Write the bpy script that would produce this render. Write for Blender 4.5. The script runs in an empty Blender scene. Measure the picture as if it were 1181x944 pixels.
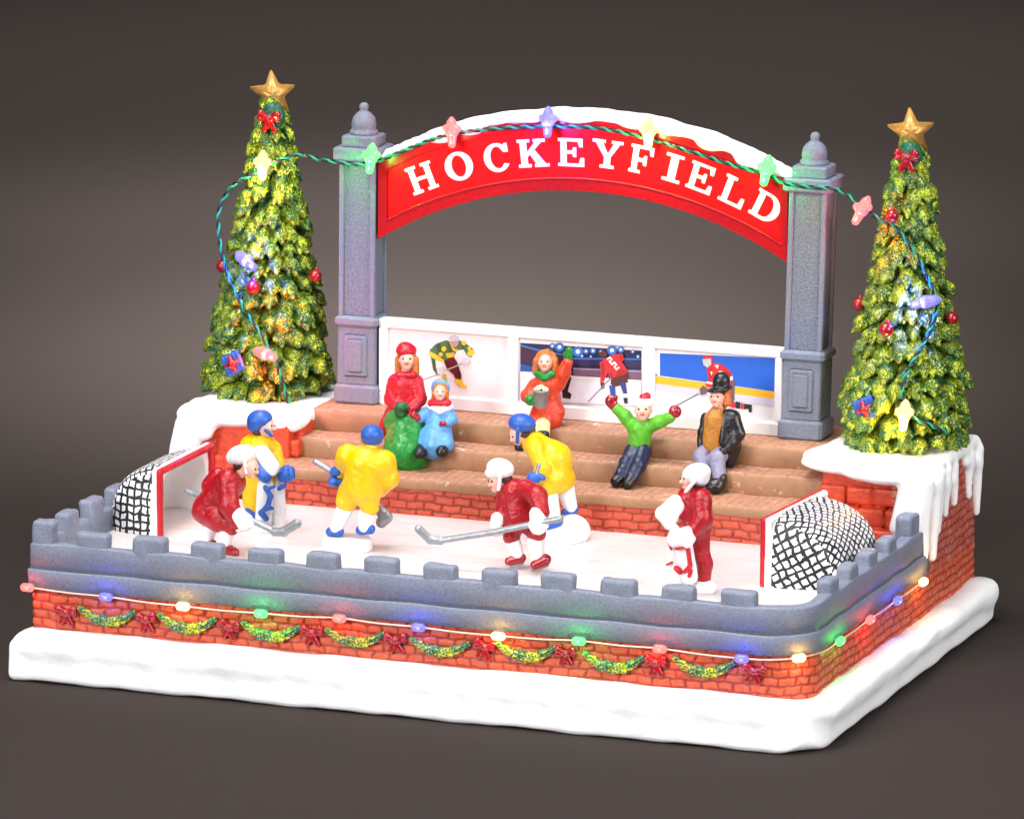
import bpy, math, random
import numpy as np
from mathutils import Vector
from mathutils.geometry import tessellate_polygon
random.seed(4)
D = bpy.data
SC = bpy.context.scene
COL = SC.collection
R = math.radians
# unit: 1 = one centimetre of the ornament.  x along the front wall, y to the back, z up (0 = foot of the grey ledge)

# ------------------------------------------------------------------ camera
GZ = -2.86                                              # height of the backdrop sheet
FPX, AZ, PITCH, ROLL, DIST = 8195.8653, 0.3561, 0.2083, 0.0039, 226.9992
TGT = np.array([13.4485, 8.0, 5.2058])
cdir = np.array([math.sin(AZ)*math.cos(PITCH), -math.cos(AZ)*math.cos(PITCH), math.sin(PITCH)])
CPOS = TGT + cdir*DIST
FW = -cdir
_r = np.cross(FW, [0, 0, 1]); _r /= np.linalg.norm(_r); _u = np.cross(_r, FW)
RT = math.cos(ROLL)*_r + math.sin(ROLL)*_u
UP = -math.sin(ROLL)*_r + math.cos(ROLL)*_u
cam = D.cameras.new("camera"); camo = D.objects.new("camera", cam); COL.objects.link(camo)
cam.sensor_width = 36; cam.lens = FPX/1181*36
cam.clip_start = 1; cam.clip_end = 3000
from mathutils import Matrix
camo.matrix_world = Matrix(((RT[0], UP[0], cdir[0], CPOS[0]), (RT[1], UP[1], cdir[1], CPOS[1]), (RT[2], UP[2], cdir[2], CPOS[2]), (0, 0, 0, 1)))
SC.camera = camo
PX = 1/36.2                                             # one photo pixel in cm near the ornament

# ------------------------------------------------------------------ light
w = D.worlds.new("World"); SC.world = w; w.use_nodes = True
w.node_tree.nodes['Background'].inputs[0].default_value = (1, .97, .95, 1)
w.node_tree.nodes['Background'].inputs[1].default_value = 0.04
SC.view_settings.view_transform = 'Standard'; SC.view_settings.look = 'None'
SC.view_settings.exposure = 0.0; SC.view_settings.gamma = 1
SC.cycles.use_denoising = True
SC.cycles.max_bounces = 6
SC.cycles.sample_clamp_indirect = 4

def area(name, loc, tgt, size, power, col=(1, 1, 1)):
    l = D.lights.new(name, 'AREA'); l.shape = 'SQUARE'; l.size = size; l.energy = power; l.color = col
    o = D.objects.new(name, l); COL.objects.link(o); o.location = loc
    o.rotation_euler = (Vector(tgt)-Vector(loc)).to_track_quat('-Z', 'Y').to_euler()
    return o
C0 = (13, 8, 4)
area("softbox_top", (0, -10, 125), C0, 60, 200000)
area("softbox_right", (150, -45, 60), C0, 60, 180000)
area("softbox_front", (-60, -150, 60), C0, 60, 245000)
def spot(name, loc, tgt, power, ang, blend):
    l = D.lights.new(name, 'SPOT'); l.energy = power; l.spot_size = R(ang); l.spot_blend = blend; l.shadow_soft_size = 12
    o = D.objects.new(name, l); COL.objects.link(o); o.location = loc
    o.rotation_euler = (Vector(tgt)-Vector(loc)).to_track_quat('-Z', 'Y').to_euler()
spot("backdrop_spot", (-6, 66, 140), (-5, 49, GZ), 4000000, 18, 1.0)
spot("backdrop_spot", (-15, 88, 140), (-14, 74, GZ), 2200000, 23, 1.0)
spot("backdrop_spot", (-28, 130, 140), (-27, 118, GZ), 900000, 48, 1.0)
spot("floor_fill", (34, -75, 70), (22, -16, GZ), 210000, 50, 1.0)  # added fill lamp, lightens the front floor and whitens the snow base

# ------------------------------------------------------------------ mesh helpers
WLOC = {}
def obj(name, V, F, mat, parent=None, smooth=True, loc=None):
    V = np.asarray(V, float).reshape(-1, 3)
    if parent is None:
        if loc is None:
            lo, hi = V.min(0), V.max(0); loc = np.array([(lo[0]+hi[0])/2, (lo[1]+hi[1])/2, lo[2]])
        base = np.asarray(loc, float)
    else:
        base = WLOC[parent.name]
    m = D.meshes.new(name); m.from_pydata((V-base).tolist(), [], F if isinstance(F, list) else F.tolist()); m.update()
    if smooth: m.shade_smooth()
    for x in (mat if isinstance(mat, (list, tuple)) else [mat]): m.materials.append(x)
    o = D.objects.new(name, m); COL.objects.link(o)
    if parent is None: o.location = base
    else: o.parent = parent
    WLOC[o.name] = base.copy()
    return o
def tag(o, label=None, cat=None, group=None, kind=None):
    if label: o['label'] = label
    if cat: o['category'] = cat
    if group: o['group'] = group
    if kind: o['kind'] = kind
    return o
def empty(name, loc, label=None, cat=None, group=None):
    o = D.objects.new(name, None); COL.objects.link(o); o.location = loc; o.empty_display_size = .2
    WLOC[o.name] = np.asarray(loc, float)
    return tag(o, label, cat, group)
def copy_tree(o, parent=None, loc=None):
    c = o.copy(); COL.objects.link(c)
    if parent is not None: c.parent = parent
    if loc is not None: c.location = loc
    WLOC[c.name] = np.asarray(c.location, float) if parent is None else WLOC[parent.name]
    for k in list(o.children): copy_tree(k, c)
    return c
def at(px, py, y):                                      # point where the sight line of photo pixel (px, py) meets the plane y
    d = FW + RT*(px-590.5)/FPX - UP*(py-472)/FPX
    return CPOS + d*((y-CPOS[1])/d[1])

# distance-field modelling: smooth unions of capsules, ellipsoids and boxes turned into one surface
def lump(X, Y, Z, f, s=0.):
    return (np.sin(f*(X*1.0+Y*.31+.4*s)+1.3*s)*np.sin(f*(Y*1.1-Z*.27)+2.1+s)*np.sin(f*(Z*.93+X*.22)+.7*s)
            + .5*np.sin(f*2.3*(X-.4*Y)+s)*np.sin(f*2.1*(Z+.3*X)+1.7)*np.sin(f*1.9*(Y+.2*Z)))
class Blob:
    def __init__(s, h=.035, k=.08): s.h = h; s.k = k; s.P = []
    def cap(s, a, b, r1, r2=None, k=None, yf=1.): s.P.append(('c', np.array(a, float), np.array(b, float), r1, r1 if r2 is None else r2, k, yf)); return s
    def ell(s, c, r, rot=None, k=None): s.P.append(('e', np.array(c, float), np.array(r, float), rot, k)); return s
    def box(s, lo, hi, r=.05, k=None): s.P.append(('b', np.array(lo, float), np.array(hi, float), r, k)); return s
    def bounds(s):
        lo = np.full(3, 1e9); hi = -lo
        for p in s.P:
            if p[0] == 'c': m = max(p[3], p[4]); a, b = np.minimum(p[1], p[2])-m, np.maximum(p[1], p[2])+m
            elif p[0] == 'e': m = p[2] if p[3] is None else np.full(3, p[2].max()); a, b = p[1]-m, p[1]+m
            else: a, b = p[1], p[2]
            lo = np.minimum(lo, a); hi = np.maximum(hi, b)
        return lo, hi
    def mesh(s, noise=None, cut=None, smooth_cut=0.):
        h = s.h; lo, hi = s.bounds(); pad = 4*h + (noise[0]*2 if noise else 0); lo = lo-pad; hi = hi+pad
        n = np.ceil((hi-lo)/h).astype(int)+1
        F = np.full(n, 9., np.float32)
        ax = [lo[i]+h*np.arange(n[i]) for i in range(3)]
        for p in s.P:
            kk = p[5] if p[0] == 'c' else p[4]
            k = s.k if kk is None else kk
            if p[0] == 'c': m = max(p[3], p[4]); a, b = np.minimum(p[1], p[2])-m, np.maximum(p[1], p[2])+m
            elif p[0] == 'e': m = p[2] if p[3] is None else np.full(3, p[2].max()); a, b = p[1]-m, p[1]+m
            else: a, b = p[1], p[2]
            mg = k+3*h+(noise[0]*2 if noise else 0)
            i0 = np.clip(np.floor((a-mg-lo)/h).astype(int), 0, n-1); i1 = np.clip(np.ceil((b+mg-lo)/h).astype(int)+1, 1, n)
            X, Y, Z = np.meshgrid(*[ax[i][i0[i]:i1[i]] for i in range(3)], indexing='ij', sparse=True)
            if p[0] == 'c':
                A, B = p[1], p[2]; ab = B-A; L = ab@ab+1e-9
                t = np.clip(((X-A[0])*ab[0]+(Y-A[1])*ab[1]+(Z-A[2])*ab[2])/L, 0, 1)
                d = np.sqrt((X-A[0]-t*ab[0])**2+((Y-A[1]-t*ab[1])/p[6])**2+(Z-A[2]-t*ab[2])**2)-(p[3]+(p[4]-p[3])*t)
            elif p[0] == 'e':
                c, r, rot = p[1], p[2], p[3]
                x, y, z = X-c[0], Y-c[1], Z-c[2]
                if rot is not None:
                    M = rot; x, y, z = M[0][0]*x+M[0][1]*y+M[0][2]*z, M[1][0]*x+M[1][1]*y+M[1][2]*z, M[2][0]*x+M[2][1]*y+M[2][2]*z
                k0 = np.sqrt((x/r[0])**2+(y/r[1])**2+(z/r[2])**2); k1 = np.sqrt((x/r[0]**2)**2+(y/r[1]**2)**2+(z/r[2]**2)**2)+1e-9
                d = k0*(k0-1)/k1
            else:
                c = (p[1]+p[2])/2; hb = (p[2]-p[1])/2-p[3]
                qx, qy, qz = np.abs(X-c[0])-hb[0], np.abs(Y-c[1])-hb[1], np.abs(Z-c[2])-hb[2]
                d = np.sqrt(np.maximum(qx, 0)**2+np.maximum(qy, 0)**2+np.maximum(qz, 0)**2)+np.minimum(np.maximum(qx, np.maximum(qy, qz)), 0)-p[3]
            sl = tuple(slice(i0[i], i1[i]) for i in range(3)); G = F[sl]
            hh = np.clip(.5+.5*(G-d)/max(k, 1e-6), 0, 1)
            F[sl] = G*(1-hh)+d*hh-k*hh*(1-hh)
        X, Y, Z = np.meshgrid(*ax, indexing='ij', sparse=True)
        if noise: F = F+noise[0]*lump(X, Y, Z, noise[1], noise[2] if len(noise) > 2 else 0)
        if cut is not None:
            G = cut(X, Y, Z); k = max(smooth_cut, 1e-6); hh = np.clip(.5+.5*(F-G)/k, 0, 1); F = (G*(1-hh)+F*hh+k*hh*(1-hh)).astype(np.float32)
        return surfnet(F, h, lo)
    def build(s, name, mat, parent=None, noise=None, cut=None, smooth_cut=0.):
        V, Q = s.mesh(noise, cut, smooth_cut); return obj(name, V, Q, mat, parent)
def surfnet(F, h, lo):
    n = F.shape; I = F < 0
    def c(i, j, k, A): return A[i:n[0]-1+i, j:n[1]-1+j, k:n[2]-1+k]
    cnt = np.zeros([x-1 for x in n], np.int8)
    for i in (0, 1):
        for j in (0, 1):
            for k in (0, 1): cnt += c(i, j, k, I)
    cells = np.argwhere((cnt > 0) & (cnt < 8))
    idx = np.full(cnt.shape, -1, np.int64); idx[tuple(cells.T)] = np.arange(len(cells))
    pos = np.zeros((len(cells), 3)); num = np.zeros(len(cells))
    for a in range(3):
        for p in (0, 1):
            for q in (0, 1):
                o = [0, 0, 0]; oth = [x for x in range(3) if x != a]; o[oth[0]] = p; o[oth[1]] = q
                e = list(o); e[a] = 1
                f0 = F[tuple((cells+o).T)].astype(float); f1 = F[tuple((cells+e).T)].astype(float)
                m = (f0 < 0) != (f1 < 0); t = np.where(m, f0/np.where(m, f0-f1, 1), 0)
                pt = np.array(o, float)[None].repeat(len(cells), 0); pt[:, a] = t
                pos[m] += pt[m]; num[m] += 1
    V = (cells+pos/num[:, None])*h+lo
    Q = []
    for a in range(3):
        b, d = [(1, 2), (2, 0), (0, 1)][a]
        s0 = [slice(1, -1)]*3; s1 = [slice(1, -1)]*3; s0[a] = slice(0, -1); s1[a] = slice(1, None)
        A, B = I[tuple(s0)], I[tuple(s1)]
        for flip, M in ((False, A & ~B), (True, ~A & B)):
            e = np.argwhere(M)
            if not len(e): continue
            off = np.ones(3, int); off[a] = 0; e = e+off
            def cell(db, dd):
                x = e.copy(); x[:, b] -= db; x[:, d] -= dd; return idx[tuple(x.T)]
            q = np.stack([cell(1, 1), cell(0, 1), cell(0, 0), cell(1, 0)], 1)
            Q.append(q[:, ::-1] if flip else q)
    return V, np.concatenate(Q)

def boxes(L, bev=.03):                                  # bevelled boxes (x0,x1,y0,y1,z0,z1) as V, F
    V = []; F = []
    for x0, x1, y0, y1, z0, z1 in L:
        b = min(bev, (x1-x0)*.4, (y1-y0)*.4, (z1-z0)*.4)
        base = len(V); rings = []
        for z, e in ((z0, b), (z0+b, 0), (z1-b, 0), (z1, b)):
            r = []
            for (x, sx), (y, sy) in (((x0, 1), (y0, 1)), ((x1, -1), (y0, 1)), ((x1, -1), (y1, -1)), ((x0, 1), (y1, -1))):
                pts = [(x+sx*(e), y+sy*(b+e)), (x+sx*(b+e), y+sy*e)]
                if (sx, sy) in ((-1, 1), (1, -1)): pts = pts[::-1]
                for q in pts: r.append(len(V)); V.append((q[0], q[1], z))
            rings.append(r)
        for a, c in zip(rings, rings[1:]):
            for i in range(8): F.append((a[i], a[(i+1) % 8], c[(i+1) % 8], c[i]))
        F.append(tuple(rings[0][::-1])); F.append(tuple(rings[-1]))
    return np.array(V, float), F
def lathe(prof, c, n=28):
    V = []; F = []
    for r, z in prof:
        for i in range(n): a = 2*math.pi*i/n; V.append((c[0]+r*math.cos(a), c[1]+r*math.sin(a), z))
    for k in range(len(prof)-1):
        for i in range(n): F.append((k*n+i, k*n+(i+1) % n, (k+1)*n+(i+1) % n, (k+1)*n+i))
    F.append(tuple(range(n))[::-1]); F.append(tuple(range((len(prof)-1)*n, len(prof)*n)))
    return np.array(V), F
def spline(P, n=8):
    P = np.array(P, float); Q = np.vstack([2*P[0]-P[1], P, 2*P[-1]-P[-2]]); out = []
    for i in range(1, len(Q)-2):
        a, b, c, d = Q[i-1], Q[i], Q[i+1], Q[i+2]
        for t in np.linspace(0, 1, n, endpoint=False):
            out.append(.5*(2*b+(c-a)*t+(2*a-5*b+4*c-d)*t*t+(3*b-a-3*c+d)*t**3))
    out.append(Q[-2]); return np.array(out)
def frames(P):
    T = np.gradient(P, axis=0); T /= np.linalg.norm(T, axis=1)[:, None]+1e-12
    N = np.zeros_like(P); v = np.array([0, 0, 1.]) if abs(T[0][2]) < .9 else np.array([1., 0, 0])
    for i in range(len(P)):
        v = v-(v@T[i])*T[i]; v /= np.linalg.norm(v); N[i] = v
    return T, N, np.cross(T, N)
def tube(P, r, n=10):
    P = np.asarray(P, float); T, N, B = frames(P); V = []; F = []
    for i in range(len(P)):
        rr = r[i] if hasattr(r, '__len__') else r
        for j in range(n): a = 2*math.pi*j/n; V.append(P[i]+rr*(math.cos(a)*N[i]+math.sin(a)*B[i]))
    for i in range(len(P)-1):
        for j in range(n): F.append((i*n+j, i*n+(j+1) % n, (i+1)*n+(j+1) % n, (i+1)*n+j))
    F.append(tuple(range(n))[::-1]); F.append(tuple(range((len(P)-1)*n, len(P)*n)))
    return np.array(V), F
def twist(P, r, turns_len, ph):                         # one strand of a twisted pair along P
    P = np.asarray(P); L = np.concatenate([[0], np.cumsum(np.linalg.norm(np.diff(P, axis=0), axis=1))])
    m = int(L[-1]/.05); l = np.linspace(0, L[-1], m); Q = np.stack([np.interp(l, L, P[:, i]) for i in range(3)], 1)
    T, N, B = frames(Q); a = 2*math.pi*l/turns_len+ph
    return Q+r*(np.cos(a)[:, None]*N+np.sin(a)[:, None]*B)
def slab(poly, y0, y1, holes=()):                       # polygon in (x, z) given a thickness from y0 (front) to y1
    loops = [list(poly)]+[list(h) for h in holes]
    flat = [p for l in loops for p in l]; n = len(flat)
    tri = tessellate_polygon([[Vector((p[0], p[1], 0)) for p in l] for l in loops])
    V = [(p[0], y0, p[1]) for p in flat]+[(p[0], y1, p[1]) for p in flat]; F = []
    for t in tri:
        a, b, c = [flat[i] for i in t]
        s = (b[0]-a[0])*(c[1]-a[1])-(b[1]-a[1])*(c[0]-a[0])
        t = tuple(t) if s > 0 else tuple(t)[::-1]
        F.append(t); F.append(tuple(i+n for i in t[::-1]))
    k = 0
    for l in loops:
        m = len(l)
        ar = sum(l[i][0]*l[(i+1) % m][1]-l[(i+1) % m][0]*l[i][1] for i in range(m))
        hole = k > 0
        for i in range(m):
            a, b = k+i, k+(i+1) % m
            q = (b, a, a+n, b+n)
            F.append(q if (ar > 0) != hole else q[::-1])
        k += m
    return np.array(V, float), F

# ------------------------------------------------------------------ materials
def mat(name, col, rough=.5, var=.12, vscale=3., bump=.15, bscale=14., spec=.5, metal=0., coat=0., sss=0.):
    m = D.materials.new(name); m.use_nodes = True; nt = m.node_tree; N = nt.nodes; Lk = nt.links
    b = N['Principled BSDF']
    b.inputs['Roughness'].default_value = rough; b.inputs['Metallic'].default_value = metal
    b.inputs['Specular IOR Level'].default_value = spec; b.inputs['Coat Weight'].default_value = coat
    b.inputs['Coat Roughness'].default_value = .15
    tc = N.new('ShaderNodeTexCoord'); n1 = N.new('ShaderNodeTexNoise'); n1.inputs['Scale'].default_value = vscale; n1.inputs['Detail'].default_value = 5
    Lk.new(tc.outputs['Object'], n1.inputs['Vector'])
    mx = N.new('ShaderNodeMixRGB'); mx.inputs[1].default_value = (*[c*(1-var) for c in col], 1); mx.inputs[2].default_value = (*[min(1, c*(1+var)) for c in col], 1)
    rp = N.new('ShaderNodeMapRange'); rp.inputs[1].default_value = .3; rp.inputs[2].default_value = .7
    Lk.new(n1.outputs['Fac'], rp.inputs[0]); Lk.new(rp.outputs[0], mx.inputs[0]); Lk.new(mx.outputs[0], b.inputs['Base Color'])
    if bump:
        n2 = N.new('ShaderNodeTexNoise'); n2.inputs['Scale'].default_value = bscale; n2.inputs['Detail'].default_value = 4
        Lk.new(tc.outputs['Object'], n2.inputs['Vector'])
        bp = N.new('ShaderNodeBump'); bp.inputs['Strength'].default_value = bump; bp.inputs['Distance'].default_value = .06
        Lk.new(n2.outputs['Fac'], bp.inputs['Height']); Lk.new(bp.outputs[0], b.inputs['Normal'])
    if sss:
        b.inputs['Subsurface Weight'].default_value = sss; b.inputs['Subsurface Radius'].default_value = (1, .5, .3); b.inputs['Subsurface Scale'].default_value = .06
    return m
def flecks(m, col, lo=.60, hi=.66, scale=1.3, sq=(1, 1, 1)):
    """chips of another paint over a material's colour"""
    nt = m.node_tree; N = nt.nodes; Lk = nt.links; b_ = N['Principled BSDF']; src = b_.inputs['Base Color'].links[0].from_socket
    tc = N.new('ShaderNodeTexCoord'); mp = N.new('ShaderNodeMapping'); mp.inputs['Scale'].default_value = sq; Lk.new(tc.outputs['Object'], mp.inputs[0])
    n = N.new('ShaderNodeTexNoise'); n.inputs['Scale'].default_value = scale; n.inputs['Detail'].default_value = 9; n.inputs['Roughness'].default_value = .65; Lk.new(mp.outputs[0], n.inputs['Vector'])
    r = N.new('ShaderNodeMapRange'); r.inputs[1].default_value = lo; r.inputs[2].default_value = hi; Lk.new(n.outputs['Fac'], r.inputs[0])
    mx = N.new('ShaderNodeMixRGB'); Lk.new(r.outputs[0], mx.inputs[0]); Lk.new(src, mx.inputs[1]); mx.inputs[2].default_value = (*col, 1); Lk.new(mx.outputs[0], b_.inputs['Base Color'])
def emis(name, col, strength, base=(.8, .8, .8)):
    m = mat(name, base, .3, 0, bump=0); b = m.node_tree.nodes['Principled BSDF']
    b.inputs['Emission Color'].default_value = (*col, 1); b.inputs['Emission Strength'].default_value = strength
    return m
def brick(name, c1, c2, mortar, bw=.6, bh=.28, ms=.022, off=.5, axes='wall', bump=.6, rough=.6, distort=.05, worn=None):
    m = mat(name, c1, rough, 0, bump=0); nt = m.node_tree; N = nt.nodes; Lk = nt.links; b = N['Principled BSDF']
    tc = N.new('ShaderNodeTexCoord'); sp = N.new('ShaderNodeSeparateXYZ'); Lk.new(tc.outputs['Object'], sp.inputs[0])
    cb = N.new('ShaderNodeCombineXYZ')
    if axes == 'wall':
        ad = N.new('ShaderNodeMath'); ad.operation = 'ADD'; Lk.new(sp.outputs[0], ad.inputs[0]); Lk.new(sp.outputs[1], ad.inputs[1])
        Lk.new(ad.outputs[0], cb.inputs[0]); Lk.new(sp.outputs[2], cb.inputs[1])
    else:
        Lk.new(sp.outputs[0], cb.inputs[0]); Lk.new(sp.outputs[1], cb.inputs[1])
    nz = N.new('ShaderNodeTexNoise'); nz.inputs['Scale'].default_value = 2.2; nz.inputs['Detail'].default_value = 3; Lk.new(tc.outputs['Object'], nz.inputs['Vector'])
    vm = N.new('ShaderNodeVectorMath'); vm.operation = 'MULTIPLY_ADD'; vm.inputs[1].default_value = (distort*2,)*3
    Lk.new(nz.outputs['Color'], vm.inputs[0]); Lk.new(cb.outputs[0], vm.inputs[2])
    bt = N.new('ShaderNodeTexBrick'); bt.inputs['Scale'].default_value = 1; bt.offset = off
    bt.inputs['Brick Width'].default_value = bw; bt.inputs['Row Height'].default_value = bh; bt.inputs['Mortar Size'].default_value = ms
    bt.inputs['Mortar Smooth'].default_value = .35
    bt.inputs['Color1'].default_value = (*c1, 1); bt.inputs['Color2'].default_value = (*c2, 1); bt.inputs['Mortar'].default_value = (*mortar, 1)
    Lk.new(vm.outputs[0], bt.inputs['Vector'])
    n3 = N.new('ShaderNodeTexNoise'); n3.inputs['Scale'].default_value = 9; n3.inputs['Detail'].default_value = 6; Lk.new(tc.outputs['Object'], n3.inputs['Vector'])
    mx = N.new('ShaderNodeMixRGB'); mx.blend_type = 'MULTIPLY'
    rp = N.new('ShaderNodeMapRange'); rp.inputs[1].default_value = .3; rp.inputs[2].default_value = .7; rp.inputs[3].default_value = .78; rp.inputs[4].default_value = 1.1
    Lk.new(n3.outputs['Fac'], rp.inputs[0]); mx.inputs[0].default_value = 1; Lk.new(bt.outputs['Color'], mx.inputs[1]); Lk.new(rp.outputs[0], mx.inputs[2])
    src = mx.outputs[0]
    if worn:                                            # pale chalky wear
        n4 = N.new('ShaderNodeTexNoise'); n4.inputs['Scale'].default_value = 5; n4.inputs['Detail'].default_value = 8; Lk.new(tc.outputs['Object'], n4.inputs['Vector'])
        r4 = N.new('ShaderNodeMapRange'); r4.inputs[1].default_value = .42; r4.inputs[2].default_value = .68; r4.inputs[4].default_value = worn[1]; Lk.new(n4.outputs['Fac'], r4.inputs[0])
        m4 = N.new('ShaderNodeMixRGB'); Lk.new(r4.outputs[0], m4.inputs[0]); Lk.new(src, m4.inputs[1]); m4.inputs[2].default_value = (*worn[0], 1); src = m4.outputs[0]
    Lk.new(src, b.inputs['Base Color'])
    iv = N.new('ShaderNodeMath'); iv.operation = 'MULTIPLY_ADD'; iv.inputs[1].default_value = -1; Lk.new(bt.outputs['Fac'], iv.inputs[0])
    m5 = N.new('ShaderNodeMath'); m5.operation = 'MULTIPLY'; m5.inputs[1].default_value = .45; Lk.new(n3.outputs['Fac'], m5.inputs[0]); Lk.new(m5.outputs[0], iv.inputs[2])
    bp = N.new('ShaderNodeBump'); bp.inputs['Strength'].default_value = bump; bp.inputs['Distance'].default_value = .06
    Lk.new(iv.outputs[0], bp.inputs['Height']); Lk.new(bp.outputs[0], b.inputs['Normal'])
    return m
M = {}
M['snow'] = mat('white snow paint', (.90, .90, .91), .65, .02, 2, .22, 7)
M['grey'] = mat('blue grey stone paint', (.185, .207, .272), .62, .16, 14, .5, 22)
M['grey_rough'] = mat('rough grey stone', (.165, .19, .25), .7, .25, 12, 1.0, 16)
M['ice'] = mat('ice', (.72, .665, .655), .2, .03, 1.1, .05, 3)
M['brick_big'] = mat('glossy red brick block', (.62, .06, .02), .42, .22, 5, .4, 9)
M['tan'] = mat('tan stone', (.32, .16, .08), .62, .10, 4, .2, 20)
M['tread'] = brick('tread brick', (.41, .19, .105), (.36, .165, .088), (.10, .035, .02), .29, 60.0, .013, 0, 'floor', .5, worn=((.46, .28, .19), .6))
M['sign'] = mat('sign red', (.70, .004, .006), .45, .02, 1, .03, 3, spec=.15)
M['signrim'] = mat('dark glossy sign rim', (.42, .003, .008), .3, .12, 8, .12, 10, coat=.1, spec=.3)
M['white'] = mat('white paint', (.84, .83, .83), .5, .02, 2, .08, 10)
M['letter'] = mat('letter white', (.88, .88, .88), .5, .0, 2, 0)
M['gold'] = mat('gold paint', (.60, .30, .075), .36, .22, 6, .3, 14, metal=.35)
M['red_gloss'] = mat('red gloss', (.30, .003, .010), .25, .2, 6, .25, 12, coat=.5)
M['red_jersey'] = mat('red cloth', (.36, .004, .011), .34, .16, 5, .7, 7)
M['red_coat'] = mat('crimson coat', (.52, .006, .018), .36, .15, 5, .7, 7)
M['orange_coat'] = mat('orange coat', (.62, .045, .010), .36, .15, 5, .7, 7)
M['yellow'] = mat('yellow cloth', (.76, .47, .0), .34, .06, 4, .7, 7)
M['blue'] = mat('blue paint', (.018, .095, .42), .38, .18, 6, .35, 12)
M['lightblue'] = mat('light blue cloth', (.10, .30, .62), .38, .14, 6, .7, 7)
M['green'] = mat('green cloth', (.006, .20, .024), .32, .25, 5, .7, 7)
M['dark_green'] = mat('dark green wool', (.004, .085, .014), .4, .3, 6, .4, 12)
M['lime'] = mat('lime cloth', (.10, .42, .022), .38, .12, 5, .7, 7)
M['navy'] = mat('navy cloth', (.006, .012, .05), .36, .2, 5, .7, 7)
M['black'] = mat('black paint', (.008, .008, .01), .32, .2, 5, .35, 10)
M['lav'] = mat('lavender cloth', (.22, .215, .32), .42, .12, 5, .7, 7)
M['mustard'] = mat('mustard cloth', (.42, .17, .018), .45, .15, 6, .5, 14)
M['cream'] = mat('cream paint', (.86, .72, .32), .4, .04, 4, .15, 12)
M['skin'] = mat('skin', (.80, .43, .33), .42, .05, 4, .08, 12, sss=.0)
M['ginger'] = mat('ginger hair', (.50, .15, .022), .45, .25, 8, .7, 12)
M['dark_hair'] = mat('dark hair', (.05, .015, .01), .45, .2, 8, .5, 12)
M['lip'] = mat('lips', (.62, .05, .04), .4, .05, 4, 0)
M['silver'] = mat('silver paint', (.30, .31, .335), .36, .12, 6, .2, 12, metal=.5)
M['pop'] = mat('popcorn', (.88, .74, .42), .6, .15, 12, .4, 14)
M['wire_green'] = mat('green wire', (.0, .28, .17), .4, .1, 4, 0)
M['wire_black'] = mat('black wire', (.008, .01, .012), .4, .1, 4, 0)
M['wire_pale'] = mat('cream wire', (.72, .55, .42), .4, .1, 4, 0)
M['socket'] = mat('frosted plastic', (.75, .78, .76), .35, .05, 4, 0)
flecks(M['tan'], (.60, .46, .38), .62, .68, 1.2); flecks(M['tread'], (.70, .58, .52), .63, .69, 1.3); flecks(M['ice'], (.62, .55, .53), .52, .72, .8, (.5, 3, 1))
M['backdrop'] = mat('backdrop paper', (.0325, .0247, .0216), .9, .02, .05, 0, spec=.1)
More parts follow.
